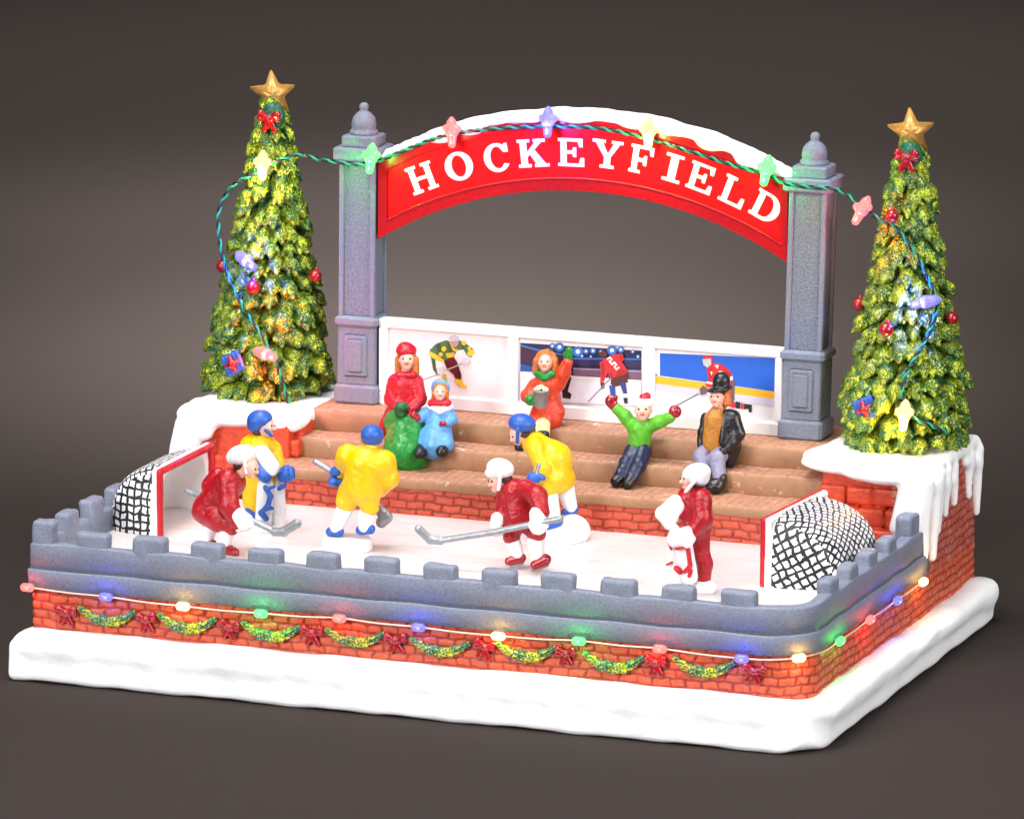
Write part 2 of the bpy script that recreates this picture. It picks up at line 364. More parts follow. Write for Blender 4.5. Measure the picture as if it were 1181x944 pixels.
def glitter(name, dark, bright, amt, scale=34.):
    m = mat(name, dark, .4, 0, bump=0); nt = m.node_tree; N = nt.nodes; Lk = nt.links; b = N['Principled BSDF']
    tc = N.new('ShaderNodeTexCoord')
    vo = N.new('ShaderNodeTexVoronoi'); vo.inputs['Scale'].default_value = scale; Lk.new(tc.outputs['Object'], vo.inputs['Vector'])
    sp = N.new('ShaderNodeSeparateColor'); Lk.new(vo.outputs['Color'], sp.inputs[0])
    nz = N.new('ShaderNodeTexNoise'); nz.inputs['Scale'].default_value = 2.6; nz.inputs['Detail'].default_value = 3; Lk.new(tc.outputs['Object'], nz.inputs['Vector'])
    ge = N.new('ShaderNodeNewGeometry')
    # flakes: a cell is a flake when its random value is under the local glitter density
    dn = N.new('ShaderNodeMapRange'); dn.inputs[1].default_value = .40; dn.inputs[2].default_value = .62; dn.inputs[3].default_value = amt*.45; dn.inputs[4].default_value = amt*1.45
    Lk.new(nz.outputs['Fac'], dn.inputs[0])
    lt = N.new('ShaderNodeMath'); lt.operation = 'LESS_THAN'; Lk.new(sp.outputs[0], lt.inputs[0]); Lk.new(dn.outputs[0], lt.inputs[1])
    hue = N.new('ShaderNodeMixRGB'); hue.inputs[1].default_value = (*bright[0], 1); hue.inputs[2].default_value = (*bright[1], 1); Lk.new(sp.outputs[1], hue.inputs[0])
    mx = N.new('ShaderNodeMixRGB'); Lk.new(lt.outputs[0], mx.inputs[0]); mx.inputs[1].default_value = (*dark, 1); Lk.new(hue.outputs[0], mx.inputs[2])
    Lk.new(mx.outputs[0], b.inputs['Base Color'])
    ml = N.new('ShaderNodeMath'); ml.operation = 'MULTIPLY'; ml.inputs[1].default_value = .55; Lk.new(lt.outputs[0], ml.inputs[0]); Lk.new(ml.outputs[0], b.inputs['Metallic'])
    # every flake tilts its own way
    sb = N.new('ShaderNodeVectorMath'); sb.operation = 'SUBTRACT'; sb.inputs[1].default_value = (.5, .5, .5); Lk.new(vo.outputs['Color'], sb.inputs[0])
    sc = N.new('ShaderNodeVectorMath'); sc.operation = 'SCALE'; Lk.new(sb.outputs[0], sc.inputs[0])
    s2 = N.new('ShaderNodeMath'); s2.operation = 'MULTIPLY'; s2.inputs[1].default_value = 1.3; Lk.new(lt.outputs[0], s2.inputs[0]); Lk.new(s2.outputs[0], sc.inputs['Scale'])
    n2 = N.new('ShaderNodeTexNoise'); n2.inputs['Scale'].default_value = 12; Lk.new(tc.outputs['Object'], n2.inputs['Vector'])
    bp = N.new('ShaderNodeBump'); bp.inputs['Strength'].default_value = .6; bp.inputs['Distance'].default_value = .06; Lk.new(n2.outputs['Fac'], bp.inputs['Height'])
    av = N.new('ShaderNodeVectorMath'); av.operation = 'ADD'; Lk.new(bp.outputs[0], av.inputs[0]); Lk.new(sc.outputs[0], av.inputs[1])
    nn = N.new('ShaderNodeVectorMath'); nn.operation = 'NORMALIZE'; Lk.new(av.outputs[0], nn.inputs[0]); Lk.new(nn.outputs[0], b.inputs['Normal'])
    b.inputs['Roughness'].default_value = .34
    return m
M['tree'] = glitter('glittered fir', (.006, .085, .035), ((.74, .70, .03), (.20, .40, .02)), .54, 42)
M['garland'] = glitter('glittered garland', (.006, .10, .06), ((.75, .66, .03), (.38, .5, .02)), .45, 22)

# ------------------------------------------------------------------ the setting: backdrop, snow, ice
prof = [(-180, GZ), (170, GZ)]+[(170+60*math.sin(a), GZ+60-60*math.cos(a)) for a in np.linspace(.06, math.pi/2, 16)]+[(230, 190)]
V = [(x, y, z) for x in (-330, 330) for y, z in prof]; n = len(prof)
tag(obj('backdrop', V, [(i, n+i, n+i+1, i+1) for i in range(n-1)], M['backdrop'], loc=(0, 0, GZ)), kind='structure')

b = Blob(.075, .4)
b.box((-.25, -.95, -2.84), (26.62, 18.2, -1.55), .2)
rs = random.Random(3)
for i in range(13):                                     # drifts banked against the front and the side
    x = 1.55+i*1.95; b.ell((x, -.1+rs.uniform(-.1, .1), -1.66), (1.7, .78, .30+rs.uniform(-.06, .08)))
for i in range(10):
    y = .9+i*1.75; b.ell((26.2+rs.uniform(-.1, .1), y, -1.78), (.55, 1.5, .32+rs.uniform(-.12, .08)))
b.ell((26.2, 17.4, -1.85), (.6, 1.1, .45)); b.ell((.45, 1.2, -1.65), (.5, 1.8, .28)); b.ell((.4, 8., -1.65), (.5, 6.0, .3))
def corner(X, Y, Z):                                    # the near corner is cut off and rounded
    q = ((X-26.0)+(-.05-Y)-.62)*.707
    return q+0*Z+.05*np.sin(Z*3+X)
tag(b.build('snow_ground', M['snow'], noise=(.032, 1.6), cut=corner, smooth_cut=.5), kind='structure')


def relief(name, path, z0, z1, bw, bh, mat, parent, amp=.05, res=.042, seed=0, gap=.030):
    """a brick face modelled in relief along an (x, y) path; outward is to the right of travel"""
    P = np.array(path, float); L = np.concatenate([[0], np.cumsum(np.linalg.norm(np.diff(P, axis=0), axis=1))])
    m = int(L[-1]/res); l = np.linspace(0, L[-1], m); x = np.interp(l, L, P[:, 0]); y = np.interp(l, L, P[:, 1])
    T = np.stack([np.gradient(x), np.gradient(y)], 1); T /= np.linalg.norm(T, axis=1)[:, None]
    for _ in range(6): T[1:-1] = (T[:-2]+T[1:-1]*2+T[2:])/4
    T /= np.linalg.norm(T, axis=1)[:, None]; Nx, Ny = T[:, 1], -T[:, 0]
    k = int((z1-z0)/res)+1; z = np.linspace(z0, z1, k); S, Z = np.meshgrid(l, z, indexing='ij')
    S2 = S+.05*np.sin(Z*5.1+S*.9+seed)+.025*np.sin(S*7.3+Z*3)+.02*np.sin(S*17+Z*11); Z2 = Z-z0+.03*np.sin(S*1.3+seed)+.018*np.sin(S*4.7+seed*2)+.012*np.sin(S*13)
    row = np.floor(Z2/bh).astype(int); u = S2/bw+np.where(row % 2 == 0, 0, .5)+.13*np.sin(row*12.9+seed); col = np.floor(u).astype(int)
    rnd = np.modf(np.abs(np.sin(col*12.9898+row*78.233+seed)*43758.5453))[0]; rn2 = np.modf(np.abs(np.sin(col*39.346+row*11.135+seed)*24634.634))[0]
    fu = np.abs(u-col-.5)*bw; fz = np.abs(Z2/bh-row-.5)*bh
    e = np.minimum(bw/2-fu, bh/2-fz)-gap*(.7+.6*rn2)     # distance into the brick from its edge
    h = np.clip(e/.07+.5, 0, 1); h = h*h*(3-2*h); mort = 1-np.clip(e/.03+.5, 0, 1)
    lum = .5*lump(S, Z, S*.7, 5., seed)+.3*lump(S*1.3, Z, Z*.7, 13., seed)
    d = amp*(h-1)+.025*(rnd-.5)*h+.016*lum
    V = np.stack([x[:, None]+Nx[:, None]*d, y[:, None]+Ny[:, None]*d, Z], -1).reshape(-1, 3)
    ii, jj = np.meshgrid(np.arange(m-1), np.arange(k-1), indexing='ij'); a = (ii*k+jj).ravel()
    o = obj(name, V, np.stack([a, a+k, a+k+1, a+1], 1), mat, parent)
    at_ = o.data.attributes.new('brk', 'FLOAT_COLOR', 'POINT')
    c = np.stack([mort, rnd, rn2, np.ones_like(mort)], -1).reshape(-1).astype(np.float32); at_.data.foreach_set('color', c)
    return o
def brickpaint(name, c1, c2, mortar, rough=.5, worn=None, side=None):
    m = mat(name, c1, rough, 0, bump=0); nt = m.node_tree; N = nt.nodes; Lk = nt.links; b_ = N['Principled BSDF']
    tc = N.new('ShaderNodeTexCoord'); av = N.new('ShaderNodeAttribute'); av.attribute_name = 'brk'; sp = N.new('ShaderNodeSeparateColor'); Lk.new(av.outputs['Color'], sp.inputs[0])
    mx = N.new('ShaderNodeMixRGB'); mx.inputs[1].default_value = (*c1, 1); mx.inputs[2].default_value = (*c2, 1); Lk.new(sp.outputs[1], mx.inputs[0])
    n4 = N.new('ShaderNodeTexNoise'); n4.inputs['Scale'].default_value = 4; n4.inputs['Detail'].default_value = 8; Lk.new(tc.outputs['Object'], n4.inputs['Vector'])
    src = mx.outputs[0]
    if worn:
        r4 = N.new('ShaderNodeMapRange'); r4.inputs[1].default_value = .40; r4.inputs[2].default_value = .66; r4.inputs[4].default_value = worn[1]; Lk.new(n4.outputs['Fac'], r4.inputs[0])
        wf = r4.outputs[0]
        if side is not None:                            # right side of base chalkier: rubbed paint plus side lighting put into the colour
            so = N.new('ShaderNodeSeparateXYZ'); Lk.new(tc.outputs['Object'], so.inputs[0])
            ad = N.new('ShaderNodeMath'); ad.operation = 'MULTIPLY_ADD'; ad.inputs[1].default_value = .35; Lk.new(so.outputs[1], ad.inputs[0]); Lk.new(so.outputs[0], ad.inputs[2])
            rs_ = N.new('ShaderNodeMapRange'); rs_.inputs[1].default_value = side-3.6; rs_.inputs[2].default_value = side-2.0; rs_.inputs[3].default_value = .3; rs_.inputs[4].default_value = .8; Lk.new(ad.outputs[0], rs_.inputs[0])
            mw = N.new('ShaderNodeMath'); mw.operation = 'MULTIPLY'; Lk.new(wf, mw.inputs[0]); Lk.new(rs_.outputs[0], mw.inputs[1]); wf = mw.outputs[0]
        m4 = N.new('ShaderNodeMixRGB'); Lk.new(wf, m4.inputs[0]); Lk.new(src, m4.inputs[1]); m4.inputs[2].default_value = (*worn[0], 1); src = m4.outputs[0]
    mm = N.new('ShaderNodeMixRGB'); Lk.new(sp.outputs[0], mm.inputs[0]); Lk.new(src, mm.inputs[1]); mm.inputs[2].default_value = (*mortar, 1)
    Lk.new(mm.outputs[0], b_.inputs['Base Color'])
    n2 = N.new('ShaderNodeTexNoise'); n2.inputs['Scale'].default_value = 24; n2.inputs['Detail'].default_value = 4; Lk.new(tc.outputs['Object'], n2.inputs['Vector'])
    bp = N.new('ShaderNodeBump'); bp.inputs['Strength'].default_value = .35; bp.inputs['Distance'].default_value = .05; Lk.new(n2.outputs['Fac'], bp.inputs['Height']); Lk.new(bp.outputs[0], b_.inputs['Normal'])
    return m
M['brick_base'] = brickpaint('base wall brick paint', (.62, .082, .022), (.52, .062, .018), (.26, .020, .009), worn=((.60, .19, .12), 1.), side=12.6)
M['brick'] = brickpaint('red brick paint', (.62, .082, .022), (.52, .062, .018), (.26, .020, .009), worn=((.64, .13, .06), .35))
M['brick_side'] = brickpaint('chalky red brick paint', (.46, .075, .04), (.38, .055, .03), (.25, .02, .01), .65, worn=((.52, .22, .17), .75))
M['riser'] = brickpaint('riser brick paint', (.62, .08, .03), (.52, .06, .025), (.22, .02, .01), worn=((.66, .17, .10), .3))
# ------------------------------------------------------------------ outline shared by brick base, ledge and parapet
def outline(inset, yend_l, yend_r, rad=1.5):
    x0, x1, y0 = .2+inset, 26.0-inset, 0.+inset
    r = rad-inset*.6
    P = [(x0, yend_l), (x0, y0+.06), (x0+.06, y0)]
    P += [(x1-r+r*math.sin(a), y0+r-r*math.cos(a)) for a in np.linspace(0, math.pi/2, 12)]
    P += [(x1, yend_r)]
    return P
def wall_strip(outer, inner, z0, z1, bev=.06):          # solid strip between two outlines with a rounded top outer edge
    n = len(outer); V = []; F = []
    O = np.array(outer); I = np.array(inner)
    def mixp(t): return O+(I-O)*t[:, None]
    W = np.linalg.norm(O-I, axis=1); t = bev/W
    rows = [(O, z0), (O, z1-bev), (mixp(t*.3), z1-bev*.3), (mixp(t), z1), (mixp(1-t), z1), (mixp(1-t*.3), z1-bev*.3), (I, z1-bev), (I, z0)]
    for P, z in rows: V += [(p[0], p[1], z) for p in P]
    m = len(rows)
    for k in range(m):
        for i in range(n-1):
            a, b2 = k*n+i, ((k+1) % m)*n+i; F.append((a, a+1, b2+1, b2))
    F.append(tuple(k*n for k in range(m))); F.append(tuple(k*n+n-1 for k in range(m))[::-1])
    return V, F
def densify(P, step=.35):
    out = []
    for a, c in zip(P, P[1:]):
        k = max(1, int(math.dist(a, c)/step))
        out += [(a[0]+(c[0]-a[0])*i/k, a[1]+(c[1]-a[1])*i/k) for i in range(k)]
    return out+[P[-1]]
oi = outline(.2, 11.2, 11.2); n = len(oi)
V = [(p[0], p[1], z) for z in (.1, .72) for p in oi]
F = [(i, (i+1) % n, n+(i+1) % n, n+i) for i in range(n)]+[tuple(range(n))[::-1], tuple(range(n, 2*n))]
tag(obj('ice', V, F, M['ice'], smooth=False), kind='structure')
wall = empty('brick_base_wall', (13, 9, -2.3), 'red brick base wall below the grey parapet rising from the snow', 'brick wall')
o1 = outline(.06, 17.7, 17.7)
V = [(p[0], p[1], z) for z in (-2.3, -.03) for p in o1]; n = len(o1)
F = [(i, i+1, n+i+1, n+i) for i in range(n-1)]+[(n-1, 0, n, 2*n-1), tuple(range(n, 2*n))]
obj('core', V, F, M['brick_big'], wall, smooth=False)
o2 = outline(.0, 17.75, 17.75)
nf = len(o2)-7
relief('brickwork', o2, -2.1, .01, .54, .275, M['brick_base'], wall, seed=1)
para = empty('parapet_wall', (13, 6, 0), 'blue grey stone parapet with square merlons running round the ice rink', 'parapet')
def jit(V, a, seed):
    V = np.array(V, float); V[:, 0] += a*np.sin(V[:, 1]*3.1+V[:, 2]*7+seed)*np.sin(V[:, 0]*2.3+seed); V[:, 1] += a*np.sin(V[:, 0]*2.7+V[:, 2]*5+seed); V[:, 2] += a*np.sin(V[:, 0]*1.9+V[:, 1]*2.2+seed*2)
    return V
def strip(ins0, ins1, yl, yr, z0, z1, bev):
    O = outline(ins0, yl, yr); I = outline(ins1, yl, yr); OO = []; II = []
    for (a, c), (e, f) in zip(zip(O, O[1:]), zip(I, I[1:])):
        k = max(1, int(math.dist(a, c)/.35))
        for i in range(k):
            t = i/k; OO.append((a[0]+(c[0]-a[0])*t, a[1]+(c[1]-a[1])*t)); II.append((e[0]+(f[0]-e[0])*t, e[1]+(f[1]-e[1])*t))
    OO.append(O[-1]); II.append(I[-1]); return wall_strip(OO, II, z0, z1, bev)
V, F = strip(-.10, .55, 11.3, 12.4, 0, .61, .05); obj('ledge', jit(V, .015, 1), F, M['grey'], para)
V, F = strip(-.03, .40, 11.2, 12.0, .45, 1.46, .06); obj('low_wall', jit(V, .02, 2), F, M['grey'], para)
def merlon(c, sx, sy, sz=.62, seed=0, z=1.38):
    bb = Blob(.05, .05); bb.box((c[0]-sx/2, c[1]-sy/2, z-.25), (c[0]+sx/2, c[1]+sy/2, z+sz), .13)
    return bb.build('merlon', M['grey'], para, noise=(.03, 4.5, seed))
m0 = None
for i in range(-1, 12):
    x = 2.27+1.955*i
    if i == -1: merlon((.58, .27), .74, .52, .80, 1); continue
    merlon((x, .245), 1.10+.06*math.sin(i*3.1), .50, .53+.03*math.sin(i*1.7), i)
for i in range(5): merlon((.44, 2.25+1.955*i), .50, 1.0, .66, 20+i)
for i in range(4): merlon((25.74, 2.9+1.98*i), .50, .9, .50, 30+i)
merlon((25.68, 11.35), .56, 1.1, .74, 40)

# ------------------------------------------------------------------ stepped stand
st = empty('grandstand_steps', (12.5, 13, .72), 'tan stepped grandstand with brick paved treads behind the ice', 'steps')
XL, XR = 3.9, 23.4
relief('brick_riser', [(XL-.6, 11.12), (XR, 11.12)], .6, 1.64, .62, .275, M['riser'], st, seed=4)
def step(y0, y1, z0, z1, xl, xr, rr=.12):
    n = int((xr-xl)/.3); V = []; F = []
    pr = [(y1, z0), (y0+.02, z0), (y0, z0+.05), (y0, z1-rr), (y0+.05, z1-rr*.35), (y0+rr, z1), (y1, z1)]
    for i in range(n+1):
        x = xl+(xr-xl)*i/n
        for y, z in pr: V.append((x, y+.025*math.sin(x*2.1+z*3)+.012*math.sin(x*5.7), z+.012*math.sin(x*3.3+1)))
    m = len(pr)
    for i in range(n):
        for k in range(m-1): F.append((i*m+k, i*m+k+1, (i+1)*m+k+1, (i+1)*m+k))
    F.append(tuple(range(m))); F.append(tuple(range(n*m, n*m+m))[::-1])
    return V, [f[::-1] for f in F]
def step_obj(y0, y1, z0, z1, xl, xr):
    V, F = step(y0, y1, z0, z1, xl, xr)
    o = obj('tread', V, F, [M['tan'], M['tread']], st)
    for p in o.data.polygons:
        if abs(p.normal.z) > .8 and p.center.z+WLOC[o.name][2] > z1-.06: p.material_index = 1
step_obj(11.0, 13.0, 1.6, 1.97, XL-.5, XR)
step_obj(12.72, 14.1, 1.95, 2.66, XL-.2, XR-.3)
step_obj(13.85, 17.6, 2.64, 3.36, XL+.1, XR-1.2)

# ------------------------------------------------------------------ brick piers under the trees with snow caps
def pier(side):
    left = side < 0
    t = empty('brick_pier', (1.6 if left else 24.6, 15, -1.4), 'brick pier under the left fir tree half hidden by the left goal' if left else 'tall weathered brick pier under the right fir tree with dripping snow', 'brick pier', 'brick piers under the fir trees')
    if left: V, F = boxes([(.25, 4.0, 12.2, 17.7, -1.2, 3.15)], .05)
    else: V, F = boxes([(22.4, 25.9, 12.6, 17.65, -1.2, 3.15)], .05)
    obj('core', V, F, M['brick_big'], t, smooth=False)
    if left:
        relief('brickwork', [(.2, 17.7), (.2, 11.75), (1.4, 11.75), (1.4, 13)], -.1, 3.1, .5, .29, M['brick_side'], t, seed=6)
    else:
        relief('brickwork', [(24.9, 13.2), (24.9, 12.05), (26.02, 12.05), (26.02, 17.72), (25, 17.72)], -.2, 3.1, .44, .29, M['brick_side'], t, seed=7)
    bb = Blob(.05, .03)                                 # stepped rows of big bricks facing the rink
    x0, x1 = (1.15, 4.3) if left else (22.35, 25.1)
    for r_ in range(4):
        y = 11.75+.32*r_; z = .75+.62*r_; nb = 3; wv = (x1-x0)/nb
        for k in range(-1, nb+1):
            a = x0+wv*(k+(.5 if r_ % 2 else 0)); a0, a1 = max(x0, a), min(x1, a+wv)
            if a1-a0 < .15: continue
            bb.box((a0+.015, y+.03*math.sin(k*2+r_), z), (a1-.015, y+1.3, z+.60), .09)
    bb.build('brick_courses', M['brick_big'], t, noise=(.03, 3.2))
    s = Blob(.06, .22)
    if left:
        s.box((.0, 12.3, 2.85), (4.3, 18., 3.42), .25); s.ell((1.6, 12.6, 3.15), (1.7, .75, .3)); s.ell((3.4, 12.9, 3.1), (1., .8, .28))
        s.cap((.35, 12.6, 3.1), (.12, 12.2, 1.5), .35, .3); s.cap((.4, 13.4, 3.1), (.1, 13.2, .9), .4, .3)
        s.cap((.9, 12.1, 3.1), (.75, 11.8, 2.5), .42, .3); s.cap((.45, 12.0, 2.9), (.3, 11.75, 1.7), .4, .34); s.cap((1.1, 12.0, 2.95), (1.15, 11.8, 2.75), .4, .3)
        s.cap((.3, 12.2, 2.6), (.2, 11.8, 1.2), .36, .3); s.cap((.7, 11.9, 2.4), (.6, 11.72, 1.6), .32, .26)
    else:
        s.box((21.75, 13.0, 2.95), (26.15, 17.95, 3.42), .22)
        s.ell((23.1, 12.8, 3.2), (1.45, .85, .26)); s.ell((24.6, 12.4, 3.12), (1.3, .95, .33))
        s.ell((22.3, 13.6, 3.3), (.8, .9, .2))
        # sheet of snow over the corner, running down its face
        s.cap((25.6, 12.05, 3.0), (25.25, 11.9, 1.5), .40, .34); s.cap((25.75, 12.05, 3.0), (25.62, 11.95, 1.1), .42, .36); s.cap((25.6, 11.95, 1.6), (25.72, 11.95, .75), .36, .2)
        s.cap((25.9, 12.2, 2.9), (25.98, 12.1, .6), .36, .16, k=.1)
        s.cap((25.95, 12.9, 2.9), (26.05, 12.8, .42), .46, .15, k=.1)
        for yy, zt, r0 in ((13.3, 1.05, .36), (14.15, 1.45, .3), (15.05, 1.62, .26), (16.75, 1.5, .28), (17.65, .75, .3)):
            s.cap((25.95, yy, 2.95), (26.06, yy, zt+.1), r0*1.1, .13, k=.1)
        s.cap((26.0, 12.4, 2.7), (26.0, 14.8, 2.45), .2, .14); s.cap((26.0, 16.4, 2.8), (26.0, 17.6, 2.5), .2, .2)
    s.build('snow_cap', M['snow'], t, noise=(.03, 2.2, 1))
pier(-1); pier(1)

# ------------------------------------------------------------------ pillars
def pillar(x, k, label):
    yc, z0 = 15.7, 3.36
    t = empty('stone_pillar', (x, yc, z0), label, 'pillar', 'grey pillars carrying the arch sign')
    def part(name, L, m, bev=.05, seed=0):
        V, F = boxes([(x-w_/2, x+w_/2, yc-w_*.92/2+dy, yc+w_*.92/2, a, c) for w_, a, c, dy in L], bev)
        V[:, 0] += k*(V[:, 2]-z0); return obj(name, V, F, m, t, smooth=False)
    part('base_block', [(1.52, z0, 4.02, 0)], M['grey'], .09)
    pl = part('pedestal', [(1.32, 4.0, 5.97, 0)], M['grey'])
    V, F = boxes([(x-.42, x+.42, yc-.68, yc-.55, 4.3, 5.72), ], .06); V[:, 0] += k*(V[:, 2]-z0); obj('panel', V, F, M['grey'], pl, smooth=False)
    V, F = boxes([(x-.28, x+.28, yc-.73, yc-.6, 4.45, 5.57), ], .1); V[:, 0] += k*(V[:, 2]-z0); obj('panel', V, F, M['grey'], pl, smooth=False)
    part('collar', [(1.52, 5.96, 6.33, 0)], M['grey'], .1)
    # shaft: four corner rails round a recessed rough panel
    sh = part('shaft', [(1.10, 6.3, 11.6, 0)], M['grey_rough'])
    for sx in (-1, 1):
        for sy in (-1, 1):
            V, F = boxes([(x+sx*.64-.17*(sx > 0), x+sx*.64+.17*(sx < 0), yc+sy*.585-.16*(sy > 0), yc+sy*.585+.16*(sy < 0), 6.31, 11.58)], .03)
            V[:, 0] += k*(V[:, 2]-z0); obj('rail', V, F, M['grey'], sh, smooth=False)
    part('capital', [(1.62, 11.56, 12.0, 0)], M['grey'], .05)
    part('capital', [(1.18, 11.98, 12.38, 0)], M['grey'], .05)
    V, F = lathe([(.46, 12.36), (.47, 12.5), (.41, 12.54), (.40, 12.6), (.42, 12.66), (.40, 12.82), (.36, 12.95), (.26, 13.07), (.17, 13.14), (.13, 13.18), (.15, 13.24), (.16, 13.32), (.12, 13.40), (.04, 13.44)], (x, yc))
    V[:, 0] += k*(V[:, 2]-z0); obj('finial', V, F, M['grey'], t)
pillar(5.24, .008, 'grey stone pillar beside the left fir tree holding the left end of the arch')
pillar(20.80, .021, 'grey stone pillar beside the right fir tree holding the right end of the arch')

# ------------------------------------------------------------------ arch sign
def arc3(p, q, r):
    ax, ay = p; bx, by = q; cx, cy = r; d = 2*(ax*(by-cy)+bx*(cy-ay)+cx*(ay-by))
    ux = ((ax*ax+ay*ay)*(by-cy)+(bx*bx+by*by)*(cy-ay)+(cx*cx+cy*cy)*(ay-by))/d
    uy = ((ax*ax+ay*ay)*(cx-bx)+(bx*bx+by*by)*(ax-cx)+(cx*cx+cy*cy)*(bx-ax))/d
    return ux, uy, math.hypot(ax-ux, ay-uy)
lowA = arc3((6.05, 9.0), (13.1, 11.07), (20.25, 9.2)); topA = arc3((6.15, 11.65), (13.1, 13.5), (20.25, 11.95))
def arcz(A, x, off=0): return A[1]+math.sqrt((A[2]+off)**2-(x-A[0])**2)
sign = empty('arch_sign', (13.1, 15.5, 9), 'red arched entrance sign with white letters spanning the two pillars', 'sign')
def band(x0, x1, loA, lo_off, hiA, hi_off, n=48):
    xs = np.linspace(x0, x1, n)
    return [(x, arcz(loA, x, lo_off)) for x in xs]+[(x, arcz(hiA, x, hi_off)) for x in xs[::-1]]
outer = band(6.02, 20.27, lowA, 0, topA, 0)
inner = band(6.32, 20.05, lowA, .42, topA, -.36)
V, F = slab(outer, 15.18, 15.85, [inner]); fr = obj('rim', V, F, M['signrim'], sign, smooth=False)
V, F = slab(band(6.25, 20.12, lowA, .36, topA, -.3), 15.27, 15.8); obj('sign_panel', V, F, M['sign'], sign, smooth=False)
bd = [(x, 15.19, arcz(lowA, x, .40)) for x in np.linspace(6.3, 20.1, 60)]
V, F = tube(bd, .045, 8); obj('bead', V, F, M['signrim'], sign)
sn = Blob(.06, .15)
xs = np.linspace(6.25, 20.15, 46); rs = random.Random(8)
for i, x in enumerate(xs):
    e = min(1, (x-6.1)/3, (20.4-x)/3)
    z = arcz(topA, x)+.03
    sn.ell((x, 15.55, z), (.42, .42, .08+.11*e+rs.uniform(0, .05)))
for x, dz in ((9.2, .22), (11.2, .1), (13.0, .2), (15.0, .18), (17.6, .28), (18.9, .3), (19.6, .25), (16.2, .15), (8.2, .2)):
    sn.ell((x, 15.25, arcz(topA, x)-.02), (.5, .16, dz))
sn.build('snow_cap', M['snow'], sign, noise=(.025, 3.))
# slab serif letters as outlines in a box 0..1 wide, 0..1 high
def ell_pts(cx, cz, rx, rz, a0=0, a1=360, n=28): return [(cx+rx*math.cos(R(a)), cz+rz*math.sin(R(a))) for a in np.linspace(a0, a1, n, endpoint=(a1-a0) < 360)]
s_, t_ = .11, .2                                        # serif height, stem width
G = {
 'H': ([(0, 0), (.40, 0), (.40, s_), (.30, s_), (.30, .44), (.70, .44), (.70, s_), (.60, s_), (.60, 0), (1, 0), (1, s_), (.91, s_), (.91, 1-s_), (1, 1-s_), (1, 1), (.60, 1), (.60, 1-s_), (.70, 1-s_), (.70, .57), (.30, .57), (.30, 1-s_), (.40, 1-s_), (.40, 1), (0, 1), (0, 1-s_), (.09, 1-s_), (.09, s_), (0, s_)], []),
 'O': (ell_pts(.5, .5, .5, .52), [ell_pts(.5, .5, .25, .39)]),
 'C': (ell_pts(.5, .5, .5, .52, 52, 318)+[(.93, .23), (.74, .27)]+ell_pts(.52, .5, .27, .39, 305, 62)+[(.78, .66), (.95, .66), (.95, .98), (.84, .98)], []),
 'K': ([(0, 0), (.42, 0), (.42, s_), (.31, s_), (.31, .36), (.40, .46), (.60, s_), (.54, s_), (.54, 0), (1.02, 0), (1.02, s_), (.90, s_), (.56, .62), (.82, 1-s_), (.94, 1-s_), (.94, 1), (.54, 1), (.54, 1-s_), (.60, 1-s_), (.31, .54), (.31, 1-s_), (.42, 1-s_), (.42, 1), (0, 1), (0, 1-s_), (.09, 1-s_), (.09, s_), (0, s_)], []),
 'E': ([(0, 0), (.95, 0), (.95, .32), (.82, .32), (.76, s_), (.31, s_), (.31, .45), (.52, .45), (.55, .34), (.66, .34), (.66, .68), (.55, .68), (.52, .57), (.31, .57), (.31, 1-s_), (.72, 1-s_), (.78, .70), (.90, .70), (.90, 1), (0, 1), (0, 1-s_), (.09, 1-s_), (.09, s_), (0, s_)], []),
 'Y': ([(.27, 0), (.75, 0), (.75, s_), (.62, s_), (.62, .40), (.93, 1-s_), (1.03, 1-s_), (1.03, 1), (.64, 1), (.64, 1-s_), (.72, 1-s_), (.52, .52), (.33, 1-s_), (.42, 1-s_), (.42, 1), (-.03, 1), (-.03, 1-s_), (.08, 1-s_), (.40, .40), (.40, s_), (.27, s_)], []),
 'F': ([(0, 0), (.45, 0), (.45, s_), (.31, s_), (.31, .42), (.52, .42), (.55, .30), (.66, .30), (.66, .66), (.55, .66), (.52, .55), (.31, .55), (.31, 1-s_), (.72, 1-s_), (.78, .68), (.90, .68), (.90, 1), (0, 1), (0, 1-s_), (.09, 1-s_), (.09, s_), (0, s_)], []),
 'I': ([(0, 0), (1, 0), (1, s_), (.72, s_), (.72, 1-s_), (1, 1-s_), (1, 1), (0, 1), (0, 1-s_), (.28, 1-s_), (.28, s_), (0, s_)], []),
 'L': ([(0, 0), (.95, 0), (.95, .38), (.82, .38), (.76, s_), (.33, s_), (.33, 1-s_), (.45, 1-s_), (.45, 1), (0, 1), (0, 1-s_), (.10, 1-s_), (.10, s_), (0, s_)], []),
 'D': ([(0, 0), (.50, 0)]+ell_pts(.50, .5, .5, .5, -88, 88, 18)+[(.50, 1), (0, 1), (0, 1-s_), (.09, 1-s_), (.09, s_), (0, s_)], [[(.31, s_), (.48, s_)]+ell_pts(.48, .5, .26, .5-s_, -80, 80, 14)+[(.48, 1-s_), (.31, 1-s_)]]),
}
LZ = {'H': (7.54, 11.12, .95), 'O': (8.85, 11.60, 1.0), 'C': (10.19, 11.97, .93), 'K': (11.44, 12.20, 1.05), 'E': (12.80, 12.31, .95), 'Y': (14.03, 12.33, 1.0),
      'F': (15.26, 12.22, .88), 'I': (16.31, 12.02, .62), 'E2': (17.30, 11.76, .92), 'L': (18.43, 11.38, .9), 'D': (19.52, 10.95, .95)}
